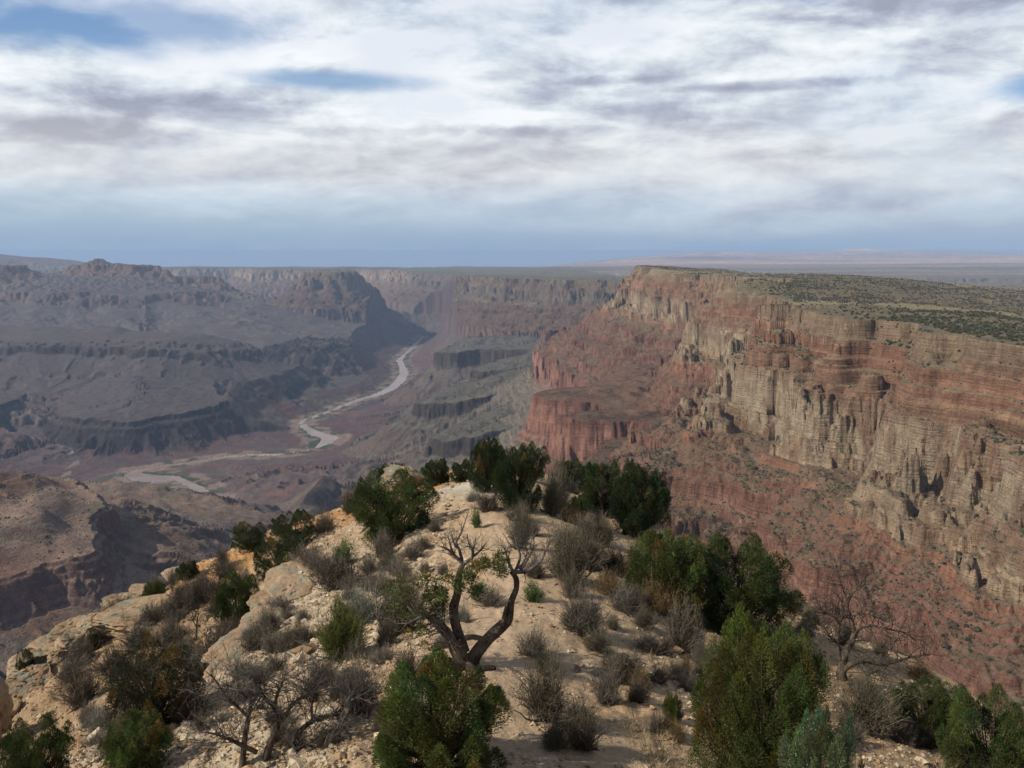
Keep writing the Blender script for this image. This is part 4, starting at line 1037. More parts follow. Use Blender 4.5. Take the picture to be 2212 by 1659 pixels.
# ---- juniper: upright plumes of scale leaves on a short forked trunk (unit: 1 m high and 1 m wide, scaled when placed)
def make_juniper(seed, H, W, plumes, per, ln, wd, base=(.070, .112, .030), shape='egg', brown=.05, open_=0.0):
    rg = np.random.RandomState(seed)
    V = []; Fc = []; TC_ = []; n = 0
    T = Tubes()
    cs = []
    for i in range(plumes):
        for _ in range(60):
            t = rg.uniform(.10, 1.0); th = rg.uniform(0, 2 * pi)
            if shape == 'cone': wr = (1.05 - t) ** .75 * 1.05
            elif shape == 'round': wr = sqrt(max(0, 1 - ((t - .52) / .56) ** 2))
            else: wr = sqrt(max(0, 1 - ((t - .40) / .66) ** 2))
            rr = wr * W / 2 * sqrt(rg.uniform(.18, 1))
            c = np.array([cos(th) * rr, sin(th) * rr * .95, t * H * .90])
            if all(np.linalg.norm((c - o) / np.array([W, W, H])) > .085 + open_ for o in cs): break
        cs.append(c)
        pl = H * rg.uniform(.12, .21); pw = W * rg.uniform(.075, .125)
        if shape == 'round': pl = H * rg.uniform(.10, .17)
        m = int(per * rg.uniform(.7, 1.3))
        u = unit(rg.normal(size=(m, 3))); rad = rg.uniform(.25, 1, size=(m, 1)) ** .5
        ax = unit(np.array([c[0] * .9, c[1] * .9, H * .55]))
        q = u * rad * np.array([pw, pw, pl]); q[:, 0] += q[:, 2] * ax[0] * .8; q[:, 1] += q[:, 2] * ax[1] * .8
        q[:, :2] = q[:, :2] * (1.25 - .95 * np.clip((q[:, 2:3] / pl + .6) / 1.6, 0, 1))
        d = u * .75 + ax * .75 + rg.normal(size=(m, 3)) * .35
        v, f = leaves(c + q, d, ln * rg.uniform(.6, 1.3, m), wd * rg.uniform(.7, 1.3, m), rg)
        tone = rg.uniform(.6, 1.35); k = np.array(base) * tone * (1 + np.array([.16, .07, .12]) * rg.normal(size=3))
        if rg.rand() < brown: k = np.array([.15, .095, .030])
        col = np.repeat(k[None] * rg.uniform(.7, 1.35, (m, 1)), 4, 0)
        V.append(v); Fc.append(f + n); TC_.append(col); n += len(v)
        # limb to the plume
        b0 = np.array([0, 0, H * rg.uniform(.02, .25)]); mid = (b0 + c) / 2 + rg.normal(size=3) * W * .05 - np.array([0, 0, H * .04])
        ts = np.linspace(0, 1, 6)[:, None]
        T.add((1 - ts) ** 2 * b0 + 2 * ts * (1 - ts) * mid + ts ** 2 * (c + ax * pl * .5), np.linspace(.030, .006, 6) * H ** .5 * .8, 5)
    for k in range(3):
        T.add(curve_pts(np.array([0, 0, -.25]), np.array([rg.normal() * .25, rg.normal() * .25, 1]), H * .55 + .25, 7, .12, rg)[0], np.linspace(.085, .02, 8) * H ** .5, 8, .15, k)
    for k in range(7):                                        # dead grey twigs poking out
        c = cs[rg.randint(len(cs))]
        grow(T, c * np.array([.8, .8, .9]), np.array([c[0], c[1], .25 * H]) / H + rg.normal(size=3) * .2, H * .15, .010 * sqrt(H), 2, rg, .2, .02, (2, 3))
    me = mesh_from('crown', np.concatenate(V), np.concatenate(Fc), False)
    set_col(me, np.clip(np.concatenate(TC_), .01, .5))
    return (('crown', me, M_LEAF), ('trunk', T.mesh('trunk'), M_BARK))

# ---- low shrubs: a dome of fine twigs with small leaves
def make_shrub(seed, W, H, twigs, col, leafcol=None, nleaf=0, tw=.010, upright=.5, lw=(.03, .012), kids=3):
    rg = np.random.RandomState(seed)
    m = twigs
    th = rg.uniform(0, 2 * pi, m); el = np.arccos(1 - rg.uniform(0, 1, m) * (1.0 - upright * .35))
    tip = np.stack([np.sin(el) * np.cos(th) * W / 2, np.sin(el) * np.sin(th) * W / 2, .06 * H + np.cos(el) * H], 1) * (rg.uniform(.55, 1.08, (m, 1)))
    a_, b_ = rg.uniform(0, 6.28, 2)
    lump = 1 + .30 * np.sin(3 * th + a_) * np.sin(el * 2 + b_) + .20 * np.sin(5 * th + b_ + el * 3) - .42 * np.exp(-((np.angle(np.exp(1j * (th - a_)))) / .55) ** 2) + .16 * np.cos(th - b_)
    tip *= lump[:, None]
    b = np.stack([rg.normal(size=m) * W * .10, rg.normal(size=m) * W * .10, np.full(m, -.06)], 1)
    mid = b + (tip - b) * .5 + np.stack([rg.normal(size=m), rg.normal(size=m), rg.normal(size=m) * .6 + .6], 1) * H * .09
    V = []; Fc = []; n = 0; TC_ = []
    def strips(a, c, e, w0, w1, cc):
        nonlocal n
        k = len(a); s = unit(np.cross(e - a, rg.normal(size=(k, 3))))
        v = np.stack([a - s * w0, a + s * w0, c + s * (w0 + w1) * .45, c - s * (w0 + w1) * .45, e + s * w1, e - s * w1], 1).reshape(-1, 3)
        i = np.arange(k)[:, None] * 6
        f = np.concatenate([i + np.array([[0, 1, 2, 3]]), i + np.array([[3, 2, 4, 5]])])
        V.append(v); Fc.append(f + n); n += len(v)
        TC_.append(np.repeat(np.array(cc)[None] * rg.uniform(.6, 1.45, (k, 1)), 6, 0))
    strips(b, mid, tip, tw * .8, tw * .35, col)
    for g in range(kids):                                     # side twigs
        t = rg.uniform(.35, .95, (m, 1)); a = np.where(t < .5, b + (mid - b) * t * 2, mid + (tip - mid) * (t - .5) * 2)
        d = unit(unit(tip - mid) * .9 + rg.normal(size=(m, 3)) * .55 + np.array([0, 0, .25])) * rg.uniform(.12, .30, (m, 1)) * W * .75
        strips(a, a + d * .5 + rg.normal(size=(m, 3)) * .012, a + d, tw * .45, tw * .22, np.array(col) * 1.15)
    if nleaf:
        j = rg.randint(m, size=nleaf); t = rg.uniform(.55, 1.08, (nleaf, 1))
        p = mid[j] + (tip[j] - mid[j]) * t + rg.normal(size=(nleaf, 3)) * W * .05
        p[:, 2] = np.maximum(p[:, 2], .01)
        v, f = leaves(p, unit(p) + rg.normal(size=(nleaf, 3)) * .6 + np.array([0, 0, .3]), lw[0] * rg.uniform(.6, 1.3, nleaf), lw[1], rg)
        V.append(v); Fc.append(f + n); n += len(v)
        TC_.append(np.repeat(np.array(leafcol)[None] * rg.uniform(.6, 1.4, (nleaf, 1)), 4, 0))
    me = mesh_from('foliage', np.concatenate(V), np.concatenate(Fc), False)
    set_col(me, np.clip(np.concatenate(TC_), .01, .5))
    T = Tubes()
    for k in range(11):
        a = rg.uniform(0, 2 * pi)
        T.add(curve_pts(np.array([0, 0, -.1]), np.array([cos(a) * W, sin(a) * W, H * 1.1]), H * rg.uniform(.6, 1.25), 5, .26, rg)[0], np.linspace(.030, .006, 6) * sqrt(W), 5)
    return (('foliage', me, M_TWIG), ('stem', T.mesh('stem'), M_GREY))

JUN_A = make_juniper(1, 2.3, 2.3, 66, 1800, .060, .0135, (.088, .110, .032), brown=.05, open_=.034)
JUN_B = make_juniper(2, 3.7, 3.4, 84, 1700, .068, .016, (.084, .100, .026), brown=.03, open_=.030)
JUN_C = make_juniper(3, 3.0, 3.4, 75, 800, .085, .022, (.056, .076, .024), 'round')
JUN_D = make_juniper(4, 3.0, 2.6, 75, 800, .085, .021, (.080, .104, .030), 'egg')
PIN_A = make_juniper(5, 4.2, 3.0, 95, 700, .10, .025, (.038, .058, .022), 'egg', .01)
PIN_B = make_juniper(6, 3.0, 3.0, 70, 700, .10, .025, (.040, .058, .022), 'round', .01)
PIN_C = make_juniper(7, 3.0, 2.8, 46, 620, .10, .024, (.047, .063, .027), 'round', .04, .03)
SPARSE = make_juniper(8, 3.0, 3.2, 84, 640, .085, .019, (.058, .060, .032), 'round', .1, .02)
BERRY = make_juniper(9, 2.2, 1.7, 64, 1100, .048, .011, (.125, .165, .075), 'round', .0, .025)
GREY = [make_shrub(20 + i, 1.0, .55, 420, (.155, .132, .108), (.15, .14, .108), 2600, .008) for i in range(3)]
DARK = [make_shrub(30 + i, 1.0, .70, 420, (.105, .084, .066), (.085, .080, .056), 3000, .009) for i in range(2)]
OLIVE = [make_shrub(40 + i, 1.4, 1.1, 520, (.115, .098, .074), (.105, .098, .055), 3800, .009, .8, (.045, .014)) for i in range(3)]
BARE = [make_shrub(50 + i, 1.4, 1.1, 460, (.135, .118, .10), (.12, .10, .07), 900, .009, .8, (.03, .01), 5) for i in range(2)]
SAGE = make_shrub(60, 1.2, .7, 420, (.20, .195, .165), (.23, .245, .20), 3600, .009, .5, (.035, .014))
EPHED = make_shrub(61, 1.6, 1.3, 1500, (.085, .095, .028), (.095, .105, .03), 5000, .010, 1.0, (.09, .012), 4)
GREENB = make_shrub(62, .8, .6, 260, (.10, .10, .05), (.085, .155, .045), 2600, .008, .6, (.05, .02))
RUST = [make_shrub(63, 1.2, .8, 460, (.15, .105, .06), (.155, .105, .035), 3200, .009, .7, (.04, .012))]
DRY = [make_shrub(70 + i, .5, .35, 240, (.27, .225, .15), None, 0, .006, 1.0, kids=1) for i in range(2)]

_used = {}
def place(proto, name, cat, U, V, wpx, hpx, pw, ph, label, group=None, rz=None, dz=-.03, y_at=None):
    """stand a plant on the ground seen at (U, V), as wide and as high as the photo shows it"""
    if y_at is None: x, y, z = ground_hit(U, V)
    else:
        dx, dy, _ = ray(U, V); y = y_at; x = dx / dy * y; z = float(ridge(x, y))
    depth = y * cos(PITCH) - z * sin(PITCH)
    m = K / F_PX * depth
    jf = 1.13 if proto[0][0] == 'crown' else 1.0
    sx = wpx * m / pw / jf; sz = hpx * m / .93 / ph / (1.10 if jf > 1 else 1)
    if rz is None: rz = random.Random(int(U * 7 + V)).uniform(0, 6.28)
    o = thing(name, label, cat, (x, y, z + dz), rz, (sx, sx, sz), group)
    for (nm, me, mt) in proto:
        if me.name not in _used:
            _used[me.name] = 1; me.materials.append(mt)
        c = bpy.data.objects.new(nm, me); C.objects.link(c); c.parent = o
    return o

# ------------------------------------------------------------------ trees of the ridge
T_ = 'tree'
def tree(proto, U, V, w, h, pw, ph, label, name='juniper_tree', **k): return place(proto, name, T_, U, V, w, h, pw, ph, label, **k)
tree(JUN_A, 945, 1665, 330, 255, 2.35, 2.3, 'bright green bushy juniper in front of the forked dead tree', y_at=12.0, rz=.6)
tree(JUN_B, 1640, 1700, 350, 395, 3.5, 3.7, 'tall juniper with many upright plumes beside the leaning dead tree on the right', rz=1.2)
tree(JUN_D, 1440, 1320, 215, 178, 2.7, 3.0, 'lighter green juniper with bare grey twigs, left of the dark dome juniper')
tree(JUN_C, 1598, 1365, 275, 212, 3.5, 3.0, 'dark dome shaped juniper behind the tall plumed juniper')
tree(PIN_A, 1056, 1056, 96, 120, 3.0, 4.2, 'pointed pinyon standing tallest on the crest of the ridge', 'pinyon_tree', rz=.3)
tree(PIN_A, 1116, 1108, 122, 138, 3.0, 4.2, 'broad dark pinyon right in front of the pointed crest pinyon', 'pinyon_tree', rz=2.1)
tree(PIN_C, 1150, 1040, 84, 84, 2.8, 3.0, 'loose pinyon leaning out right of the crest pinyons against the red cliff', 'pinyon_tree')
tree(PIN_B, 943, 1052, 70, 62, 3.0, 3.0, 'round green pinyon right of the orange outcrop at the end of the ridge', 'pinyon_tree')
tree(PIN_B, 1000, 1045, 62, 50, 3.0, 3.0, 'low pinyon between the round pinyon and the pointed crest pinyon', 'pinyon_tree')
tree(JUN_C, 843, 1062, 74, 66, 3.5, 3.0, 'small dark juniper left of the orange outcrop at the end of the ridge')
tree(PIN_B, 915, 1008, 26, 20, 3.0, 3.0, 'tiny far pinyon on top of the orange outcrop', 'pinyon_tree')
tree(JUN_C, 850, 1168, 225, 155, 3.5, 3.0, 'wide dark juniper sprawling left of the pale crest path', rz=4.0)
tree(PIN_B, 1236, 1058, 86, 70, 3.0, 3.0, 'first small pinyon right of the crest path on the shaded side', 'pinyon_tree')
tree(PIN_B, 1305, 1112, 138, 116, 3.0, 3.0, 'dark pinyon between the two others on the right shoulder of the crest', 'pinyon_tree')
tree(PIN_A, 1380, 1160, 150, 165, 3.0, 4.2, 'large ragged dark pinyon at the right edge below the crest', 'pinyon_tree', rz=4.4)
tree(JUN_D, 1246, 1126, 44, 54, 2.7, 3.0, 'little green juniper among brown brush right of the crest pinyons')
tree(PIN_C, 540, 1200, 90, 64, 2.8, 3.0, 'low pinyon at the skyline of the orange slope on the left', 'pinyon_tree')
tree(PIN_C, 607, 1164, 52, 46, 2.8, 3.0, 'roundish pinyon on the orange slope above the low skyline pinyon', 'pinyon_tree')
tree(PIN_C, 642, 1190, 100, 84, 2.8, 3.0, 'upper of two touching pinyons on the orange slope', 'pinyon_tree')
tree(PIN_C, 612, 1262, 135, 120, 2.8, 3.0, 'lower and larger of two touching pinyons on the orange slope', 'pinyon_tree')
tree(JUN_C, 515, 1352, 120, 130, 3.5, 3.0, 'dark green juniper just below the lichen covered ledge on the left')
tree(PIN_C, 687, 1108, 40, 44, 2.8, 3.0, 'small pinyon high on the left skyline beside bright orange soil', 'pinyon_tree')
tree(PIN_B, 408, 1254, 54, 44, 3.0, 3.0, 'dark small pinyon on the left skyline above the flat tan rock shelf', 'pinyon_tree')
tree(JUN_D, 335, 1294, 58, 44, 2.7, 3.0, 'low green juniper growing on the flat tan rock shelf')
tree(SPARSE, 335, 1585, 225, 210, 3.2, 3.0, 'large thin olive pinyon with visible limbs on the left slope', 'pinyon_tree', rz=.9)
tree(JUN_C, 85, 1690, 170, 165, 3.5, 3.0, 'dense dark juniper in the lower left corner')
tree(JUN_D, 300, 1700, 160, 150, 2.7, 3.0, 'bright green juniper between the thin olive pinyon and the grey dead bush')
tree(PIN_B, 204, 1398, 36, 44, 3.0, 3.0, 'small dark pinyon tucked against the broken rim below the tan shelf', 'pinyon_tree')
tree(PIN_C, 58, 1470, 40, 68, 2.8, 3.0, 'thin pinyon at the far left beside the tall corner rock', 'pinyon_tree')
tree(JUN_C, 1995, 1600, 165, 150, 3.5, 3.0, 'dark juniper right of the leaning dead tree, half in shade')
tree(JUN_C, 2135, 1720, 240, 235, 3.5, 3.0, 'large dense dark juniper filling the lower right corner', rz=2.0)
tree(PIN_C, 1750, 1356, 40, 42, 2.8, 3.0, 'little pinyon against the red slope left of the leaning dead tree', 'pinyon_tree')
o_ = tree(BERRY, 1772, 1745, 205, 368, 1.75, 2.2, 'pale green juniper with bluish berries at the bottom edge, nearest the viewer', y_at=9.2)
tree(JUN_D, 1452, 1560, 50, 62, 2.7, 3.0, 'small green juniper at the left foot of the tall plumed juniper')
# pale berries on the near sprigs
def make_berries():
    rg = np.random.RandomState(91); n = 170
    th = rg.uniform(0, 2 * pi, n); t = rg.uniform(.45, 1.0, n); r_ = .72 * np.sqrt(np.clip(1 - ((t - .4) / .66) ** 2, 0, 1)) * rg.uniform(.75, 1.05, n)
    c = np.stack([np.cos(th) * r_, np.sin(th) * r_, t * 2.2 * .98], 1)
    base = np.array([(1, 0, 0), (-1, 0, 0), (0, 1, 0), (0, -1, 0), (0, 0, 1), (0, 0, -1)], float)
    fc = np.array([(0, 2, 4), (2, 1, 4), (1, 3, 4), (3, 0, 4), (2, 0, 5), (1, 2, 5), (3, 1, 5), (0, 3, 5)])
    v = (c[:, None] + base[None] * .011).reshape(-1, 3); f = (np.arange(n)[:, None, None] * 6 + fc[None]).reshape(-1, 3)
    me = mesh_from('berries', v, f); set_col(me, np.tile(np.array([[.42, .52, .50]]), (len(v), 1))); me.materials.append(M_LEAF); return me
_bm = make_berries()
for o_ in [o for o in C.objects if o.get('label', '').startswith('pale green juniper with bluish')]:
    b_ = bpy.data.objects.new('berries', _bm); C.objects.link(b_); b_.parent = o_; b_['kind'] = 'stuff'

# ------------------------------------------------------------------ shrubs
def c5(cx, cy): return 737.3 + cx / 3, 1042.3 + cy / 3
S_ = 'shrub'
def shrub(kind, cx, cy, w, h, label, group=None, name='desert_shrub', full=False):
    U, V = (cx, cy) if full else c5(cx, cy)
    if not full: w, h = w / 3, h / 3
    proto, pw, ph = kind
    return place(proto, name, S_, U, V, w * 1.08, h * 1.08, pw, ph, label, group)
G0, G1, G2 = [(g, 1.0, .58) for g in GREY]; D0, D1 = [(d, 1.0, .74) for d in DARK]
O0, O1, O2 = [(o, 1.4, 1.15) for o in OLIVE]; B0, B1 = [(b, 1.4, 1.15) for b in BARE]
SG = (SAGE, 1.2, .74); EP = (EPHED, 1.6, 1.35); GB = (GREENB, .8, .64); RU = (RUST[0], 1.2, .84)
shrub(D0, 612, 325, 84, 72, 'lone dark round shrub on the pale path above the dead tree')
shrub(G0, 272, 492, 155, 150, 'dark grey dome shrub, first left of the path below the wide dark juniper')
shrub(G1, 455, 478, 150, 110, 'low grey brown shrub beside the path, lower half of a joined pair')
shrub(G2, 530, 425, 120, 90, 'low grey brown shrub beside the path, upper half of a joined pair')
cl = 'rounded grey shrub in the row stepping down the left side of the path'
for cx, cy, w, h in ((278, 572, 115, 100), (375, 520, 120, 70), (400, 605, 130, 110), (250, 738, 120, 145), (170, 705, 120, 85), (50, 790, 120, 90), (540, 582, 85, 72), (470, 660, 90, 60)):
    shrub((G0, G1, G2)[(cx + cy) % 3], cx, cy, w, h, cl, 'grey shrubs stepping down beside the path')
shrub(G1, 665, 606, 88, 70, 'small grey shrub just left of the dead tree on open sand')
shrub(SG, 855, 108, 120, 64, 'little grey shrub on the white patch of the crest')
shrub(G2, 965, 808, 200, 105, 'grey shrub seen between the two stems of the dead tree')
shrub(GB, 895, 775, 130, 105, 'green leafy sprout left of the shrub between the dead stems')
shrub(GB, 1245, 780, 130, 105, 'bright green little bush alone on the sand right of the dead tree', name='green_bush')
shrub(SG, 790, 930, 110, 110, 'grey shrub half hidden behind the left dead stem')
shrub(G0, 1242, 1112, 235, 155, 'grey twiggy shrub on the sand right of the dead trunk base')
shrub(O0, 1320, 1500, 360, 340, 'big olive grey brush right of the juniper in front, with a bare twig standing up')
shrub(O1, 1385, 1690, 260, 190, 'low grey brush at the bottom beside the path')
shrub(O2, 1570, 1690, 260, 260, 'twiggy brush at the bottom, right of the low grey brush')
shrub(B0, 1715, 1400, 220, 250, 'grey tangled shrub right of the big olive grey brush')
shrub(D0, 1855, 1295, 235, 150, 'oblong dark shrub lying across the right slope')
shrub(G1, 2040, 1605, 135, 150, 'grey cushion shrub left of the small green juniper')
shrub(B1, 1580, 985, 330, 290, 'bare branching shrub in the middle of the right flank')
shrub(O1, 1470, 640, 300, 320, 'tall olive grey brush right of the right dead stem')
shrub(O2, 1600, 560, 280, 230, 'olive brush joining the tall brush on its right')
shrub(RU, 1735, 740, 210, 140, 'rusty brown brush on the right flank above the bare branching shrub')
shrub(D1, 1250, 610, 160, 130, 'dark shrub behind the twigs of the right dead stem')
shrub(O0, 1160, 430, 170, 260, 'dark feathery shrub behind the top of the right dead stem')
shrub(O1, 1360, 245, 150, 240, 'tall brown brush right of the broad dark pinyon')
shrub(D0, 960, 205, 190, 100, 'dark low shrub at the left foot of the broad dark pinyon')
shrub(D1, 1150, 255, 170, 110, 'dark low shrub in front of the broad dark pinyon')
shrub(G0, 1500, 70, 120, 80, 'grey shrub at the right shoulder of the crest')
shrub(RU, 1500, 290, 190, 110, 'rusty low brush below the little green juniper')
shrub(D0, 1240, 330, 130, 90, 'small dark shrub at the bend of the side path')
shrub(GB, 880, 300, 70, 110, 'small upright green shrub right of the dead tree top')
shrub(D0, 285, 1112, 160, 175, 'dark grey shrub left of the bright juniper in front, upper one')
shrub(G1, 640, 1105, 140, 95, 'grey shrub at the left foot of the dead tree')
shrub(D1, 425, 1300, 190, 200, 'dark shrub touching the left side of the bright juniper in front')
shrub(G2, 270, 1215, 200, 100, 'pale grey low shrub left of the dark shrub by the juniper')
shrub(B0, 130, 1570, 320, 330, 'big bare grey shrub between the dead bush and the front juniper')
shrub(EP, 742, 1440, 112, 100, 'yellow green joint fir with upright stems on the rubble slope', full=True, name='joint_fir')
shrub(SG, 788, 1362, 108, 68, 'silvery sage behind the yellow green joint fir', full=True, name='sagebrush')
shrub(D0, 735, 1262, 118, 72, 'dark shrub on the rubble above the lichen ledge', full=True)
shrub(GB, 740, 1226, 46, 46, 'small green shrub behind the dark shrub on the rubble', full=True)
shrub(RU, 880, 1345, 70, 80, 'brown brush under the green left limb of the dead tree', full=True)
shrub(O2, 862, 1385, 110, 120, 'grey brush in the shade under the left limb of the dead tree', full=True)
shrub(D1, 565, 1398, 96, 48, 'dark low shrub in the hollow under the lichen ledge', full=True)
shrub(D0, 395, 1312, 70, 46, 'dark shrub behind the flat tan shelf', full=True)
shrub(D1, 432, 1300, 60, 40, 'dark shrub right of the one behind the tan shelf', full=True)
shrub(SG, 215, 1582, 66, 52, 'silvery grey shrub left of the thin olive pinyon', full=True, name='sagebrush')
shrub(O0, 1870, 1580, 150, 110, 'olive grey brush below the leaning dead tree', full=True)
shrub(D1, 1965, 1608, 62, 46, 'dark shrub on the slope right of the olive grey brush', full=True)
shrub(G0, 1560, 1300, 80, 70, 'grey shrub in the gap below the lighter juniper', full=True)
shrub(D0, 1470, 1405, 90, 90, 'dark brush at the upper left of the tall plumed juniper', full=True)
shrub(RU, 1420, 1330, 100, 70, 'rusty brush below the lighter green juniper', full=True)
shrub(O1, 1200, 1110, 70, 96, 'brown feathery brush on the right of the crest pinyons', full=True)
shrub(G1, 665, 1235, 70, 50, 'grey shrub beside the touching pinyons', full=True)
shrub(D1, 700, 1150, 60, 48, 'dark shrub on the skyline orange soil', full=True)
shrub(D0, 760, 1110, 56, 50, 'dark shrub left of the wide dark juniper', full=True)
rg_ = np.random.RandomState(5)
cl = 'brown grey brush in the tangle between the dead tree and the dark junipers'
for k, (U_, V_, w_, h_) in enumerate(((1225, 1190, 90, 80), (1262, 1225, 100, 80), (1300, 1180, 80, 70), (1330, 1240, 100, 84), (1240, 1290, 90, 70), (1375, 1260, 90, 74), (1345, 1330, 100, 80), (1290, 1150, 70, 56), (1220, 1250, 80, 66),
                                      (1400, 1400, 90, 60), (1290, 1400, 90, 70), (1240, 1360, 80, 56), (1180, 1450, 80, 70), (1330, 1470, 90, 70), (1250, 1560, 110, 90), (1460, 1470, 70, 56), (1380, 1215, 80, 70), (1415, 1190, 70, 56))):
    shrub((O0, B0, O2, D0, O1, RU, B1, G0)[k % 8], U_, V_, w_ * .72, h_ * .72, cl, 'tangled brush right of the path', full=True)
cl = 'dark brown brush among the rocks of the lower left slope'
for k, (U_, V_, w_, h_) in enumerate(((470, 1420, 90, 70), (430, 1470, 90, 70), (250, 1460, 90, 60), (300, 1400, 90, 56), (380, 1400, 80, 56), (180, 1520, 90, 70), (260, 1640, 100, 80), (420, 1560, 90, 70), (150, 1470, 70, 46), (330, 1350, 70, 40), (470, 1290, 60, 44), (640, 1400, 70, 50), (700, 1500, 90, 60), (600, 1330, 60, 40))):
    shrub((D0, O1, D1, B0, G1)[k % 5], U_, V_, w_, h_, cl, 'brush of the lower left slope', full=True)
for k in range(120):                                            # small tufts anyone would take one for another
    U_ = rg_.uniform(160, 900); V_ = rg_.uniform(1180, 1640)
    x_, y_, z_ = ground_hit(U_, V_); s_ = x_ - np.interp(y_, YK, XK)
    if not (-np.interp(y_, *LK) + 1 < s_ < -2.2) or y_ > 80: continue
    shrub((G0, G1, G2, D0, D1)[k % 5], U_, V_, rg_.uniform(26, 66), rg_.uniform(20, 46), 'small grey tuft of scrub scattered over the left flank', 'small tufts on the left flank', full=True)
for k in range(90):
    U_ = rg_.uniform(1180, 2050); V_ = rg_.uniform(1150, 1640)
    x_, y_, z_ = ground_hit(U_, V_); s_ = x_ - np.interp(y_, YK, XK)
    if not (2.4 < s_ < np.interp(y_, *RK) - .5) or y_ > 75: continue
    shrub((G0, D0, O0, G2, RU, D1)[k % 6], U_, V_, rg_.uniform(30, 70), rg_.uniform(24, 50), 'small dry tuft of scrub scattered over the right flank', 'small tufts on the right flank', full=True)

# ------------------------------------------------------------------ dead wood
def trace(pts, y0, conv):
    """points read off a limb: (x, y in the enlarged view, metres nearer or farther, thickness)"""
    P = []; R_ = []
    for cx, cy, dy_, r_ in pts:
        U, V = conv(cx, cy); a, b, c = ray(U, V); t = (y0 + dy_) / b
        P.append((a * t, b * t, c * t)); R_.append(r_)
    P, R_ = smooth_line(P, R_, 5)
    return P, R_
def dead_twigs(T, limbs, rg, n, ln, r, depth=2, up=.05, bend=.25, kids=(2, 3)):
    for P, R_ in limbs:
        for k in range(n):
            i = rg.randint(len(P) // 3, len(P) - 1); t = unit(P[i + 1] - P[i])
            d = t * .5 + unit(rg.normal(size=3)) * .9 + np.array([0, 0, .25])
            grow(T, P[i], d, ln * rg.uniform(.6, 1.3), min(r, R_[i] * .7), depth, rg, bend, up, kids, None, .6, 5, .8)

rgd = np.random.RandomState(77)
bx, by, bz = ground_hit(1010, 1444)
root = thing('dead_tree', 'forked half dead juniper snag with twisted bare stems beside the path', 'tree', (bx, by, bz))
def c5y(cx, cy): return c5(cx, cy)
stems = [
    [(815, 1235, 0, .21), (795, 1170, 0, .17), (750, 1090, -.05, .135), (690, 990, -.1, .12), (645, 940, -.15, .11), (605, 890, -.2, .085), (560, 860, -.3, .06), (520, 850, -.4, .04)],
    [(800, 1100, .05, .10), (768, 1010, .1, .11), (742, 910, .15, .105), (728, 820, .15, .10), (748, 730, .15, .085), (756, 640, .12, .075), (775, 560, .1, .06), (800, 520, .1, .05)],
    [(830, 1215, 0, .19), (850, 1140, .05, .15), (900, 1070, .1, .135), (970, 1000, .15, .125), (1040, 930, .2, .115), (1082, 880, .2, .10), (1105, 770, .25, .07), (1132, 690, .25, .062), (1132, 620, .25, .055), (1105, 575, .25, .055)],
    [(752, 1060, -.1, .06), (790, 1012, -.12, .062), (850, 1000, -.1, .058), (905, 1012, 0, .055), (945, 1030, .1, .05)],
    [(1050, 915, .15, .07), (1062, 850, .15, .05), (1066, 800, .15, .012)],
    [(700, 1160, -.25, .09), (760, 1180, -.15, .12), (820, 1200, -.1, .12)],
    [(815, 1180, -.1, .10), (850, 1210, -.2, .10), (885, 1235, -.3, .06)],
]
TR = Tubes(); L0 = []
for k, s in enumerate(stems):
    P, R_ = trace(s, by, c5y); TR.add(P, R_, 12, .13, k); L0.append((P, R_))
limbs = [
    [(790, 530, .1, .045), (740, 480, .1, .035), (700, 440, .05, .028), (660, 420, 0, .02), (625, 412, 0, .008)],
    [(720, 460, .1, .03), (705, 400, .05, .02), (690, 340, 0, .006)],
    [(785, 520, .15, .04), (765, 440, .15, .03), (745, 390, .2, .025), (775, 330, .2, .018), (800, 260, .2, .012), (828, 175, .2, .004)],
    [(740, 420, .15, .02), (722, 370, .1, .015), (712, 330, .1, .004)],
    [(800, 520, .1, .045), (845, 490, 0, .035), (850, 440, -.1, .03), (825, 390, -.1, .02), (815, 330, -.1, .006)],
    [(845, 485, 0, .03), (890, 450, 0, .024), (920, 415, 0, .018), (942, 385, 0, .006)],
    [(850, 450, -.05, .025), (862, 400, -.1, .016), (872, 350, -.1, .005)],
    [(845, 640, .05, .02), (870, 600, 0, .026), (895, 560, 0, .024), (950, 545, 0, .018), (1005, 550, 0, .008)],
    [(1105, 580, .25, .05), (1180, 578, .2, .045), (1240, 552, .15, .036), (1290, 510, .1, .03), (1320, 450, .1, .022), (1345, 390, .1, .012), (1352, 340, .1, .004)],
    [(1290, 515, .1, .022), (1345, 515, 0, .016), (1400, 480, -.05, .004)],
    [(1325, 440, .1, .016), (1360, 380, .1, .010), (1400, 320, .1, .004)],
    [(1110, 575, .25, .04), (1080, 510, .3, .028), (1062, 440, .3, .018), (1042, 405, .3, .005)],
    [(1130, 575, .25, .035), (1158, 480, .2, .026), (1135, 390, .2, .02), (1118, 300, .2, .012), (1108, 220, .2, .004)],
    [(1160, 575, .25, .032), (1215, 480, .2, .024), (1248, 400, .2, .016), (1238, 330, .2, .005)],
    [(1185, 585, .2, .014), (1192, 620, .15, .010), (1186, 655, .1, .004)],
    [(1150, 560, .25, .03), (1190, 500, .3, .02), (1200, 430, .35, .012), (1180, 360, .35, .004)],
]
L1 = []
for k, s in enumerate(limbs):
    P, R_ = trace(s, by, c5y); L1.append((P, R_))
TB = Tubes()
for P, R_ in L1: TB.add(P, R_, 7, .1)
dead_twigs(TB, L1, rgd, 7, .26, .009, 1)
dead_twigs(TB, [L1[i] for i in (8, 11, 12, 13, 15)], rgd, 14, .30, .008, 1, .03)
dead_twigs(TB, [L0[0]], rgd, 26, .55, .016, 2)
dead_twigs(TB, [L1[7]], rgd, 8, .25, .008, 1)
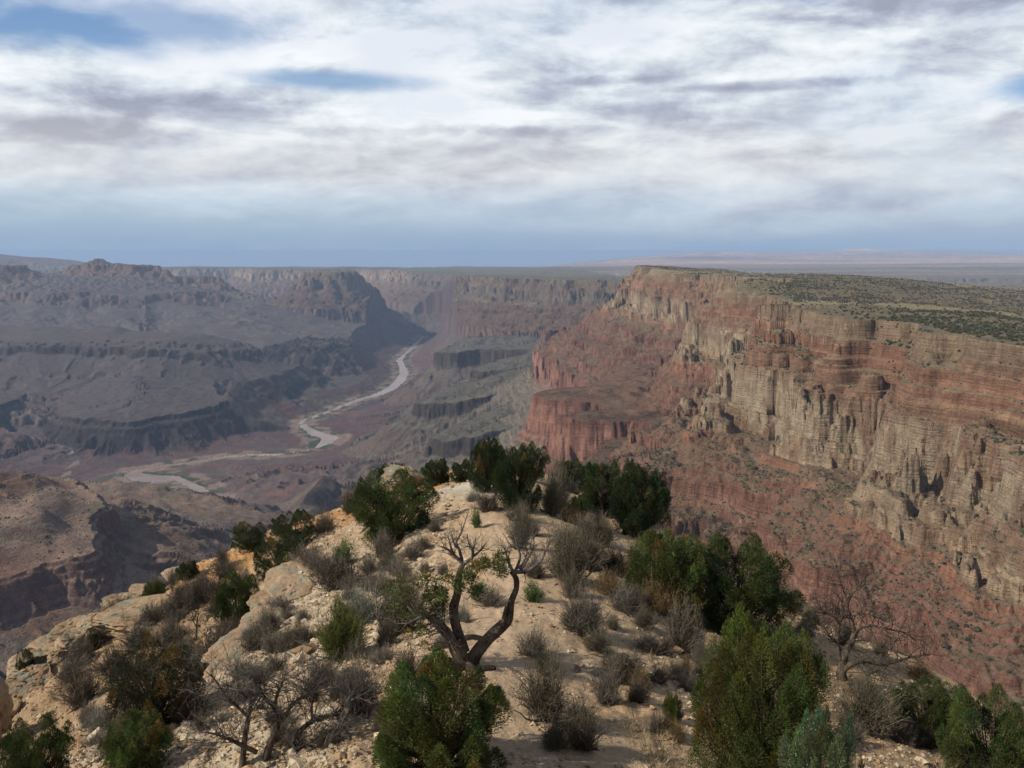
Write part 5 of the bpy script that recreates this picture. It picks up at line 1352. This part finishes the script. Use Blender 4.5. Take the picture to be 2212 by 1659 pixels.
def part(nm, me, mat, root):
    o = bpy.data.objects.new(nm, me); C.objects.link(o); me.materials.append(mat)
    o.parent = root; o.matrix_parent_inverse = root.matrix_world.inverted() if False else o.matrix_parent_inverse
    o.location = tuple(-np.array(root.location)); return o
part('trunk', TR.mesh('trunk'), M_DEAD, root)
part('branches', TB.mesh('branches'), M_GREY, root)
# living sprays still on it
Vv = []; Ff = []; Tt = []; nn_ = 0
for cx, cy, rx, ry, dens in ((430, 680, 120, 90, 1.0), (600, 760, 80, 80, 1.2), (540, 850, 110, 60, 1.0), (420, 820, 80, 70, .6), (640, 720, 45, 60, .9), (550, 620, 60, 50, .5), (800, 610, 60, 55, .8), (770, 670, 40, 40, .6),
                             (860, 560, 60, 40, .5), (905, 510, 40, 30, .4), (960, 530, 45, 25, .5), (1050, 520, 60, 80, .7), (1040, 575, 60, 30, .5), (560, 980, 110, 60, .5), (850, 700, 50, 35, .6), (690, 620, 25, 40, .4), (480, 960, 80, 50, .4)):
    for j in range(max(2, int(10 * dens))):
        a, b = rgd.normal(size=2) * .45
        P, _r = trace([(cx + a * rx, cy + b * ry, rgd.normal() * .22 - .1, 1), (cx + a * rx + 1, cy + b * ry - 1, 0, 1)], by, c5y)
        m = int(70 * dens) + 30; u = unit(rgd.normal(size=(m, 3)))
        q = P[0] + u * rgd.uniform(.2, 1, (m, 1)) * np.array([.10, .10, .11])
        v, f = leaves(q, u + np.array([0, 0, .5]), .07 * rgd.uniform(.6, 1.3, m), .022, rgd)
        k = np.array([.078, .092, .030]) * rgd.uniform(.7, 1.3) if rgd.rand() > .08 else np.array([.20, .12, .03])
        Vv.append(v); Ff.append(f + nn_); nn_ += len(v); Tt.append(np.repeat(k[None] * rgd.uniform(.7, 1.3, (m, 1)), 4, 0))
lm = mesh_from('foliage', np.concatenate(Vv), np.concatenate(Ff), False); set_col(lm, np.concatenate(Tt))
part('foliage', lm, M_LEAF, root)
# the log on the sand at its foot
P, R_ = trace([(893, 1212, -.25, .055), (925, 1197, -.2, .06), (960, 1203, -.15, .058), (985, 1218, -.15, .05), (996, 1232, -.2, .03)], by, c5y)
P[:, 2] = [float(ridge(p[0], p[1])) + .05 for p in P]
lo = Tubes(); lo.add(P, R_, 9, .12, 4)
lg = link(lo.mesh('fallen_limb'), 'fallen_limb', mat=M_DEAD)
lg['label'] = 'short grey fallen limb lying on the sand at the foot of the forked dead tree'; lg['category'] = 'log'

M_SNAG = bark_material('dark_dead_twig', (.030, .023, .019), (.10, .082, .068), 14)
def snag(name, label, base, limbs, conv, n, ln, r, depth, seed, mat, y_at=None, kids=(2, 3), up=.05, tw=None):
    x, y, z = ground_hit(*base) if y_at is None else (0, y_at, 0)
    if y_at is not None:
        a, b, c = ray(*base); x = a / b * y; z = float(ridge(x, y))
    rt = thing(name, label, 'tree', (x, y, z)); rg = np.random.RandomState(seed)
    A_ = Tubes(); B_ = Tubes(); LL = []
    for k, s in enumerate(limbs):
        P, R_ = trace(s, y, conv); LL.append((P, R_)); A_.add(P, R_, 8, .12, k)
    dead_twigs(B_, LL, rg, n, ln, r, depth, up, .25, kids)
    part('trunk', A_.mesh('trunk'), mat, rt); part('branches', B_.mesh('branches'), tw or M_SNAG, rt)
    return rt
def c6(cx, cy): return 1474.7 + cx / 3, 1105.7 + cy / 3
snag('dead_tree', 'leaning leafless dead tree with drooping twigs right of the tall plumed juniper', (1824, 1470), [
    [(1040, 1110, 0, .18), (1030, 1040, 0, .15), (1045, 960, 0, .11), (1075, 870, 0, .09), (1110, 800, 0, .075), (1095, 700, .1, .06), (1068, 620, .1, .05), (1085, 545, .1, .035), (1150, 490, .1, .025), (1230, 440, .1, .008)],
    [(1035, 1030, 0, .10), (1100, 985, -.2, .085), (1180, 965, -.3, .07), (1300, 985, -.4, .055), (1430, 955, -.5, .04), (1540, 930, -.6, .02), (1600, 930, -.6, .006)],
    [(1020, 960, 0, .06), (1005, 850, .1, .05), (1008, 720, .2, .035), (950, 665, .3, .025), (870, 645, .3, .01)],
    [(1105, 810, 0, .055), (1150, 755, -.2, .045), (1220, 735, -.3, .04), (1330, 760, -.4, .03), (1440, 785, -.5, .02), (1520, 840, -.5, .008)],
    [(1060, 580, .1, .03), (1040, 500, .2, .02), (1020, 430, .2, .012), (1090, 405, .2, .004)],
    [(1150, 1000, -.3, .03), (1200, 1060, -.5, .02), (1300, 1100, -.6, .008)],
    [(1090, 680, .1, .03), (1160, 660, -.2, .02), (1250, 680, -.3, .012), (1330, 720, -.3, .004)],
    [(1030, 900, .1, .03), (985, 840, .3, .02), (930, 800, .4, .006)]], c6, 26, .75, .016, 2, 5, M_DEAD)
def c7(cx, cy): return 438.9 + cx * .2728, 1215.7 + cy * .2728
snag('dead_bush', 'wide leafless grey dead bush with crooked limbs at the bottom left', (600, 1660), [
    [(480, 1680, 0, .085), (510, 1500, 0, .07), (560, 1360, 0, .058), (595, 1260, 0, .05), (565, 1140, .1, .04), (500, 1085, .1, .034), (455, 1010, .1, .026), (440, 900, .1, .008)],
    [(590, 1270, 0, .045), (660, 1190, .1, .036), (710, 1110, .2, .028), (800, 1060, .3, .018), (880, 980, .3, .007)],
    [(565, 1140, .1, .032), (590, 1030, .2, .026), (625, 960, .2, .018), (632, 860, .2, .006)],
    [(670, 1690, .2, .075), (700, 1510, .2, .06), (760, 1350, .2, .05), (870, 1250, .3, .042), (1000, 1210, .3, .034), (1080, 1185, .3, .03), (1140, 1110, .3, .02), (1290, 1030, .3, .007)],
    [(310, 1640, -.1, .06), (330, 1400, -.1, .05), (355, 1230, -.1, .045), (375, 1110, 0, .036), (310, 1040, 0, .028), (275, 950, 0, .018), (255, 830, 0, .006)],
    [(360, 1220, -.1, .032), (280, 1150, -.2, .026), (200, 1080, -.2, .018), (120, 960, -.2, .012), (60, 880, -.2, .005)],
    [(420, 1500, -.2, .045), (280, 1430, -.4, .034), (140, 1370, -.5, .022), (20, 1340, -.6, .008)],
    [(720, 1480, .1, .04), (830, 1430, 0, .034), (960, 1340, -.1, .026), (1080, 1330, -.1, .016), (1200, 1410, -.1, .006)],
    [(375, 1110, 0, .026), (440, 1030, .1, .018), (400, 930, .1, .006)],
    [(870, 1250, .3, .03), (860, 1120, .4, .022), (900, 1000, .5, .014), (1020, 880, .5, .005)],
    [(700, 1560, 0, .04), (900, 1560, -.2, .03), (1080, 1520, -.3, .018), (1180, 1490, -.3, .006)]], c7, 30, .55, .010, 2, 9, M_DEAD, up=.0, tw=M_GREY)
def upright(cx_, cy_):
    return lambda a, b: (cx_ + a, cy_ + b)
snag('dead_tree', 'small bare dead tree standing on the right edge above the bushes, left one of two', (1478, 1180), [
    [(0, 10, 0, .12), (-2, -20, 0, .10), (2, -45, 0, .07), (-12, -70, .1, .03)], [(0, -25, 0, .06), (22, -50, .1, .035), (30, -78, .1, .01)], [(-1, -20, 0, .06), (-22, -42, 0, .035), (-40, -55, 0, .01)], [(2, -40, 0, .04), (14, -66, .2, .02), (8, -90, .2, .008)]],
    upright(1478, 1175), 16, .9, .02, 2, 11, M_DEAD)
snag('dead_tree', 'small bare dead tree with a crooked top on the right edge, right one of two', (1540, 1205), [
    [(0, 10, 0, .10), (4, -20, 0, .08), (-6, -42, 0, .06), (-2, -66, .1, .02)], [(3, -15, 0, .055), (20, -32, .1, .035), (26, -50, .1, .012)], [(2, 5, 0, .05), (34, -10, .1, .035), (60, -26, .1, .012)]],
    upright(1540, 1203), 10, .7, .016, 2, 12, M_DEAD)
snag('dead_tree', 'thin dead snag on the skyline right of the crest pinyons against the red wall', (1293, 1052), [
    [(0, 6, 0, .11), (2, -25, 0, .09), (-3, -45, 0, .06), (2, -66, .1, .02)], [(1, -25, 0, .05), (12, -45, .1, .03), (16, -60, .1, .01)]], upright(1293, 1048), 9, .9, .018, 2, 13, M_DEAD)
snag('dead_tree', 'thin bare sapling on the orange slope below the touching pinyons', (424, 1376), [
    [(0, 4, 0, .05), (1, -25, 0, .04), (6, -55, 0, .015)], [(0, -18, 0, .03), (-12, -40, 0, .015)]], upright(424, 1372), 12, .6, .014, 2, 14, M_GREY)
snag('dead_tree', 'bare little dead tree on the left skyline beside the small pinyon', (797, 1058), [
    [(0, 4, 0, .07), (-2, -16, 0, .05), (4, -40, 0, .02)], [(0, -14, 0, .04), (-14, -28, 0, .015)]], upright(797, 1054), 8, .8, .018, 2, 15, M_GREY)
snag('dead_tree', 'bare forked sapling growing from the flat tan shelf', (372, 1284), [
    [(0, 4, 0, .05), (-2, -14, 0, .04), (-8, -34, 0, .012)], [(0, -8, 0, .03), (10, -24, 0, .012)]], upright(372, 1280), 8, .5, .012, 1, 16, M_GREY)

# ------------------------------------------------------------------ rocks
def rock_mesh(seed, flat, n=3, layer=.5):
    import bmesh
    bm = bmesh.new(); bmesh.ops.create_icosphere(bm, subdivisions=n + 2, radius=1.0)
    v = np.array([p.co[:] for p in bm.verts])
    f = np.array([[q.index for q in p.verts] for p in bm.faces]); bm.free()
    rg = np.random.RandomState(seed)
    # cut by random planes into an angular block
    for k in range(13):
        nrm = unit(rg.normal(size=3) * np.array([1, 1, .9])); h_ = rg.uniform(.45, .80)
        d = v @ nrm; m = d > h_; v[m] -= np.outer(d[m] - h_, nrm) * .96
    for ax_ in (np.array([0, 0, 1.0]), np.array([0, 0, -1.0])):
        d = v @ ax_; m = d > .5; v[m] -= np.outer(d[m] - .5, ax_) * .9
    th = np.arctan2(v[:, 1], v[:, 0])
    lay = pn(v[:, 2] * 7 + seed, th * .8, 3) * layer
    v[:, :2] *= (1 + .20 * lay)[:, None]
    stp_ = np.floor(v[:, 2] * 6 + .6 * pn(v[:, 0] * 2, v[:, 1] * 2, seed + 9)); v[:, :2] *= (1 + .085 * np.sin(stp_ * 12.9898 + seed))[:, None]
    crk = rid(v[:, 0] * 1.0 + v[:, 2] * .3, v[:, 1] + seed, .45, 2, 17); v *= (1 - .20 * (1 - sst(crk, .03, .15)))[:, None]
    v += unit(v) * (.07 * pn(v[:, 0] * 3 + v[:, 2] * 2, v[:, 1] * 3 + seed, 5) + .035 * pn(v[:, 0] * 8 + v[:, 2] * 6, v[:, 1] * 8, 6) + .018 * pn(v[:, 0] * 19, v[:, 1] * 19 + v[:, 2] * 17, 8))[:, None]
    v[:, 2] *= flat
    me = mesh_from('rock', v, f, False)
    c = np.array([.295, .215, .14]) * (1 + .25 * pn(v[:, 2] * 9 / flat, th, 11))[:, None]
    lich = sst(fbm(v[:, 0], v[:, 1] + v[:, 2], .5, 3, seed), .05, .35)[:, None] * .75 * sst(v[:, 2], -.1, .3 * flat)[:, None]
    c = c * (1 - lich) + np.array([.205, .215, .165]) * lich
    rust = sst(fbm(v[:, 0] + 3, v[:, 1] - v[:, 2], .7, 2, seed + 40), .15, .5)[:, None] * .5
    c = c * (1 - rust) + np.array([.30, .195, .115]) * rust
    set_col(me, np.clip(c, .02, .8)); return me
M_ROCK = ground_material('weathered_rock', 3.0, 17.0, 0.9, 8.0, 0.06, vary=.35)
ROCKS = [rock_mesh(200 + i, (.38, .5, .62, .8, .30, .55)[i]) for i in range(6)]
for m_ in ROCKS: m_.materials.append(M_ROCK)
def rock(k, x, y, size, label, group=None, sink=.25, tilt=.12, rz=None, seed=0, lift=0.0, sz=1.0):
    r_ = random.Random(seed + int(x * 131 + y * 77))
    me = ROCKS[k % 6]
    o = bpy.data.objects.new('rock', me); C.objects.link(o)
    z = float(ridge(x, y, False))
    o.location = (x, y, z + size * ((.38, .5, .62, .8, .30, .55)[k % 6] * .5 * sz - sink) + lift); o.scale = (size * r_.uniform(.9, 1.3), size * r_.uniform(.8, 1.1), size * sz)
    o.rotation_euler = (r_.uniform(-tilt, tilt), r_.uniform(-tilt, tilt) - .10, r_.uniform(0, 6.28) if rz is None else rz)
    o['label'] = label; o['category'] = 'rock'
    if group: o['group'] = group
    return o
rr_ = np.random.RandomState(31)
g_ = 'slabs of the lichen covered ledge'; lb = 'lichen covered slab in the layered ledge on the left flank below the rubble'
for y_ in np.arange(24.5, 43, .95):
    wv = .9 * pn(np.array([-10.0]) / 5.3, np.array([y_]) / 5.3, 501)[0]
    xs = float(np.interp(y_, YK, XK)) - 9.9 + wv
    big_ = float(np.interp(y_, [24, 28, 36, 43], [.8, 1.6, 1.6, .9])) * rr_.uniform(.75, 1.2)
    rock(rr_.choice([0, 4, 0, 1, 5]), xs + rr_.uniform(-.3, .6), y_ + rr_.uniform(-.3, .3), big_, lb, g_, .10, .14, rz=rr_.uniform(1.1, 2.0), seed=1)
    if rr_.rand() < .75: rock(rr_.choice([0, 4, 1, 5]), xs - rr_.uniform(.3, 1.0), y_ + rr_.uniform(-.4, .4), big_ * .85, lb, g_, .22, .22, rz=rr_.uniform(.8, 2.2), seed=2)
g_ = 'blocks of the broken rim at the left edge'; lb = 'weathered tan block of the broken rim along the left edge of the ridge'
for y_ in np.arange(27, 52, .85):
    e_ = float(np.interp(y_, *LK)); xs = float(np.interp(y_, YK, XK)) - e_
    for j in range(3):
        rock(rr_.choice([0, 1, 2, 5, 3]), xs + (1.1, -.4, -1.7)[j] + rr_.uniform(-.6, .6), y_ + rr_.uniform(-.4, .4), rr_.uniform(.9, 2.0), lb, g_, .12, .16, seed=3 + j)
x_, y_, z_ = ground_hit(12, 1620)
rock(3, x_ - 2.2, y_ + 1.5, 2.0, 'tall brown corner rock rising at the far left edge', None, -.35, .05, rz=.4, sz=1.6)
x_, y_, z_ = ground_hit(300, 1330)
rock(0, x_, y_ - .2, 2.7, 'flat topped tan rock shelf jutting over the left edge', None, .12, .04, rz=.5)
x_, y_, z_ = ground_hit(875, 1060)
rock(3, x_, y_ + 1.0, 2.2, 'orange outcrop with a pale top at the far end of the ridge', None, .05, .05, rz=1.0)
rock(1, *ground_hit(683, 1248)[:2], .85, 'greenish grey boulder at the edge of the slope under the touching pinyons', None, .1)
rock(4, *ground_hit(455, 1500)[:2], .8, 'flat greenish slab lying on the rubble left of the dead bush', None, .05)
rock(0, *ground_hit(490, 1520)[:2], .9, 'flat rusty slab right of the greenish slab on the rubble', None, .05)
rock(1, *ground_hit(885, 1330)[:2], .16, 'small brown stone on the sand beside the left dead stem', None, .1)
lb = 'loose pale stone lying on the slopes of the ridge'; g_ = 'loose stones on the ridge slopes'
k_ = 0
while k_ < 220:
    U_ = rr_.uniform(150, 2050); V_ = rr_.uniform(1130, 1655)
    x_, y_, z_ = ground_hit(U_, V_); s_ = x_ - np.interp(y_, YK, XK)
    if y_ > 70 or abs(s_) < 1.8 or s_ > np.interp(y_, *RK) or s_ < -np.interp(y_, *LK): continue
    if s_ > 0 and rr_.rand() < .45: continue
    rock(rr_.randint(6), x_, y_, float(np.exp(rr_.normal(-2.0, .5))), lb, g_, .15, .4, seed=9); k_ += 1
# gravel: nobody could count it
def build_gravel():
    rg = np.random.RandomState(41); n = 85000
    a = rg.uniform(-radians(46), radians(40), n); r = np.exp(rg.uniform(math.log(10), math.log(72), n))
    x = r * np.sin(a); y = r * np.cos(a); s = ridge_s(x, y)
    cl_ = fbm(x, y, 3.0, 3, 701)
    keep = np.where(s < 0, rg.rand(n) < np.clip(.30 + lin(-s, 1.5, 4) * .6 + cl_ * .5, .05, 1), rg.rand(n) < np.clip(.10 + lin(s, 2, 5) * .45 + cl_ * .5, .05, 1))
    keep &= (s > -np.interp(y, *LK)) & (s < np.interp(y, *RK)) & ~((np.abs(s) < 1.4) & (rg.rand(n) < .55))
    x = x[keep]; y = y[keep]; s = s[keep]; n = len(x)
    z = ridge(x, y)
    sz = np.exp(rg.normal(-3.60, .55, n)) * np.where(s < -2, 1.25, 1.0) * (.8 + .012 * r[keep])
    base = np.array([(1, 0, 0), (-1, 0, 0), (0, 1, 0), (0, -1, 0), (0, 0, .7), (0, 0, -.7), (.6, .6, .35), (-.6, .6, .3), (-.6, -.6, .35), (.6, -.6, .3)], float)
    fc = np.array([(0, 6, 4), (6, 2, 4), (2, 7, 4), (7, 1, 4), (1, 8, 4), (8, 3, 4), (3, 9, 4), (9, 0, 4), (6, 0, 5), (2, 6, 5), (7, 2, 5), (1, 7, 5), (8, 1, 5), (3, 8, 5), (9, 3, 5), (0, 9, 5)])
    b = base[None] * rg.uniform(.55, 1.35, (n, 10, 3)) * sz[:, None, None]
    an = rg.uniform(0, 2 * pi, n); ca, sa = np.cos(an)[:, None], np.sin(an)[:, None]
    bx_ = b[..., 0] * ca - b[..., 1] * sa; by_ = b[..., 0] * sa + b[..., 1] * ca
    v = np.stack([bx_ + x[:, None], by_ + y[:, None], b[..., 2] + (z + sz * .25)[:, None]], -1).reshape(-1, 3)
    f = (np.arange(n)[:, None, None] * 10 + fc[None]).reshape(-1, 3)
    me = mesh_from('gravel', v, f, False)
    c = np.where((rg.rand(n) < .62)[:, None], np.array([[.45, .37, .26]]), np.array([[.36, .24, .14]])) * rg.uniform(.6, 1.25, (n, 1))
    set_col(me, np.clip(np.repeat(c, 10, 0), .02, .75))
    o = link(me, 'gravel', mat=M_ROCK); o['kind'] = 'stuff'
build_gravel()
# dry grass, uncountable
def build_grass():
    rg = np.random.RandomState(43); n = 26000
    a = rg.uniform(-radians(46), radians(40), n); r = np.exp(rg.uniform(math.log(10), math.log(60), n)); x = r * np.sin(a); y = r * np.cos(a); s = ridge_s(x, y)
    cl_ = fbm(x, y, 2.2, 3, 711)
    k = (cl_ > .28) & (np.abs(s) > 2.0) & (s > -np.interp(y, *LK)) & (s < np.interp(y, *RK))
    x = x[k]; y = y[k]; n = len(x); z = ridge(x, y)
    p = np.repeat(np.stack([x, y, z - .02], 1), 5, 0) + rg.normal(size=(n * 5, 3)) * np.array([.05, .05, 0])
    d = rg.normal(size=(n * 5, 3)) * .45 + np.array([0, 0, 1])
    v, f = leaves(p, d, rg.uniform(.10, .28, n * 5), .012, rg)
    me = mesh_from('dry_grass', v, f, False); set_col(me, np.repeat(np.array([[.30, .245, .145]]) * rg.uniform(.6, 1.3, (n * 5, 1)), 4, 0))
    o = link(me, 'dry_grass', mat=M_TWIG); o['kind'] = 'stuff'
build_grass()

def build_litter():
    rg = np.random.RandomState(47); n = 30000
    a = rg.uniform(-radians(46), radians(40), n); r = np.exp(rg.uniform(math.log(10), math.log(55), n)); x = r * np.sin(a); y = r * np.cos(a); s = ridge_s(x, y)
    k = (fbm(x, y, 2.8, 3, 721) > rg.uniform(-.1, .5, n)) & (np.abs(s) > 1.6) & (s > -np.interp(y, *LK)) & (s < np.interp(y, *RK))
    x = x[k]; y = y[k]; n = len(x); z = ridge(x, y) + .015
    th = rg.uniform(0, 2 * pi, n); d = np.stack([np.cos(th), np.sin(th), rg.normal(size=n) * .25], 1)
    v, f = leaves(np.stack([x, y, z], 1), d, np.exp(rg.normal(-1.7, .6, n)), .018, rg)
    me = mesh_from('twig_litter', v, f, False); c = np.where((rg.rand(n) < .4)[:, None], np.array([[.20, .17, .14]]), np.array([[.085, .062, .045]])) * rg.uniform(.6, 1.4, (n, 1))
    set_col(me, np.repeat(c, 4, 0)); o = link(me, 'twig_litter', mat=M_TWIG); o['kind'] = 'stuff'
build_litter()

# ------------------------------------------------------------------ unseen cloud bank high to the left, shaped to shade parts of the canyon
CLOUD_Z = 7000.0
def build_clouds():
    n = 150
    u = np.linspace(-16000, 9000, n); v = np.linspace(-2500, 24000, n)
    gx, gy = np.meshgrid(u, v, indexing='ij')            # where on the canyon the shade falls
    t = (CLOUD_Z + 800) / sun_dir[2]
    px = gx + sun_dir[0] * t; py = gy + sun_dir[1] * t
    edge = np.interp(gy, [-2500, 0, 800, 1800, 2800, 3300, 4000, 4600, 5600, 7200, 8600, 24000], [-1900, -1900, -1900, -1700, -1300, -120, 120, 640, 760, 1500, 4000, 6000])
    nz = fbm(gx, gy, 2600, 4, 401); n2 = fbm(gx, gy, 900, 3, 411)
    d = 1 - sst(gx - edge + 220 * n2, -260, 300)
    d *= 1 - sst(gy + 1500 * nz + 0.10 * gx, 14300, 16200)
    d *= sst(gy + 300 * n2, -2300, -900) * sst(gx + 1200 * nz, -15500, -13000)
    d *= np.clip(1.06 - 1.0 * sst(nz + .5 * n2, .28, .75), 0, 1)
    d = np.maximum(d, .96 * np.exp(-((gx + 2650) / 1250) ** 4 - ((gy - 13700) / 1300) ** 4))
    d *= 1 - sst(gy, 15300, 16300)
    d2 = 0.8 * sst(nz + .6 * n2, .05, .45) * sst(gx - edge, 900, 1800) * sst(8500 - gx, 0, 1500)
    d3 = .26 * sst(gx + 160 * n2, -60, 260) * sst(gy, 500, 900) * (1 - sst(gy + 260 * n2, 2150, 2550)) * (.6 + .6 * sst(n2, -.3, .4))
    d = np.clip(np.maximum(np.maximum(d, d2), d3), 0, 1)
    th = 120 + 380 * d * (0.7 + .5 * n2)
    top = np.stack([px, py, CLOUD_Z + th], -1).reshape(-1, 3)
    bot = np.stack([px, py, CLOUD_Z - 60 * d], -1).reshape(-1, 3)
    i = np.arange(n * n).reshape(n, n)
    q = np.stack([i[:-1, :-1], i[1:, :-1], i[1:, 1:], i[:-1, 1:]], -1).reshape(-1, 4)
    rim_ = np.concatenate([i[:, 0], i[-1, 1:], i[-2::-1, -1], i[0, -2:0:-1]])
    side = np.stack([rim_, np.roll(rim_, -1), np.roll(rim_, -1) + n * n, rim_ + n * n], 1)
    me = mesh_from('clouds', np.concatenate([top, bot]), np.concatenate([q, q[:, ::-1] + n * n, side]))
    a = (1 - np.sqrt(1 - 0.93 * d)).ravel()
    at = me.attributes.new('density', 'FLOAT', 'POINT')
    at.data.foreach_set('value', np.concatenate([a, a]).astype(np.float32))
    m = bpy.data.materials.new('cloud'); m.use_nodes = True
    nt = m.node_tree; nt.nodes.clear(); lk = nt.links.new
    o = N(nt, 'ShaderNodeOutputMaterial'); mix = N(nt, 'ShaderNodeMixShader')
    tr = N(nt, 'ShaderNodeBsdfTransparent'); tl = N(nt, 'ShaderNodeBsdfTranslucent'); tl.inputs[0].default_value = (.9, .9, .92, 1)
    df = N(nt, 'ShaderNodeBsdfDiffuse'); df.inputs[0].default_value = (.9, .9, .92, 1)
    m2 = N(nt, 'ShaderNodeMixShader', ins={0: .5}); lk(df.outputs[0], m2.inputs[1]); lk(tl.outputs[0], m2.inputs[2])
    at_ = N(nt, 'ShaderNodeAttribute', attribute_name='density')
    lk(at_.outputs['Fac'], mix.inputs[0]); lk(tr.outputs[0], mix.inputs[1]); lk(m2.outputs[0], mix.inputs[2]); lk(mix.outputs[0], o.inputs[0])
    o_ = link(me, 'clouds', mat=m); o_['kind'] = 'structure'
build_clouds()

# ------------------------------------------------------------------ the air: one box of thin haze round everything
hz = bpy.data.meshes.new('haze')
x0, x1, y0, y1, z0, z1 = -62000, 62000, -300, 80500, float(TZ.min()) - 1.0, 6
hz.from_pydata([(x0, y0, z0), (x1, y0, z0), (x1, y1, z0), (x0, y1, z0), (x0, y0, z1), (x1, y0, z1), (x1, y1, z1), (x0, y1, z1)], [],
               [(0, 3, 2, 1), (4, 5, 6, 7), (0, 1, 5, 4), (1, 2, 6, 5), (2, 3, 7, 6), (3, 0, 4, 7)])
hm = bpy.data.materials.new('haze'); hm.use_nodes = True
hm.node_tree.nodes.clear()
ho = N(hm.node_tree, 'ShaderNodeOutputMaterial')
hv = N(hm.node_tree, 'ShaderNodeVolumePrincipled')
hv.inputs['Color'].default_value = (0.49, 0.68, 1.0, 1)
hv.inputs['Density'].default_value = 2.1e-5
hv.inputs['Anisotropy'].default_value = 0.0
hm.node_tree.links.new(hv.outputs[0], ho.inputs['Volume'])
haze = link(hz, 'haze', mat=hm); haze['kind'] = 'stuff'
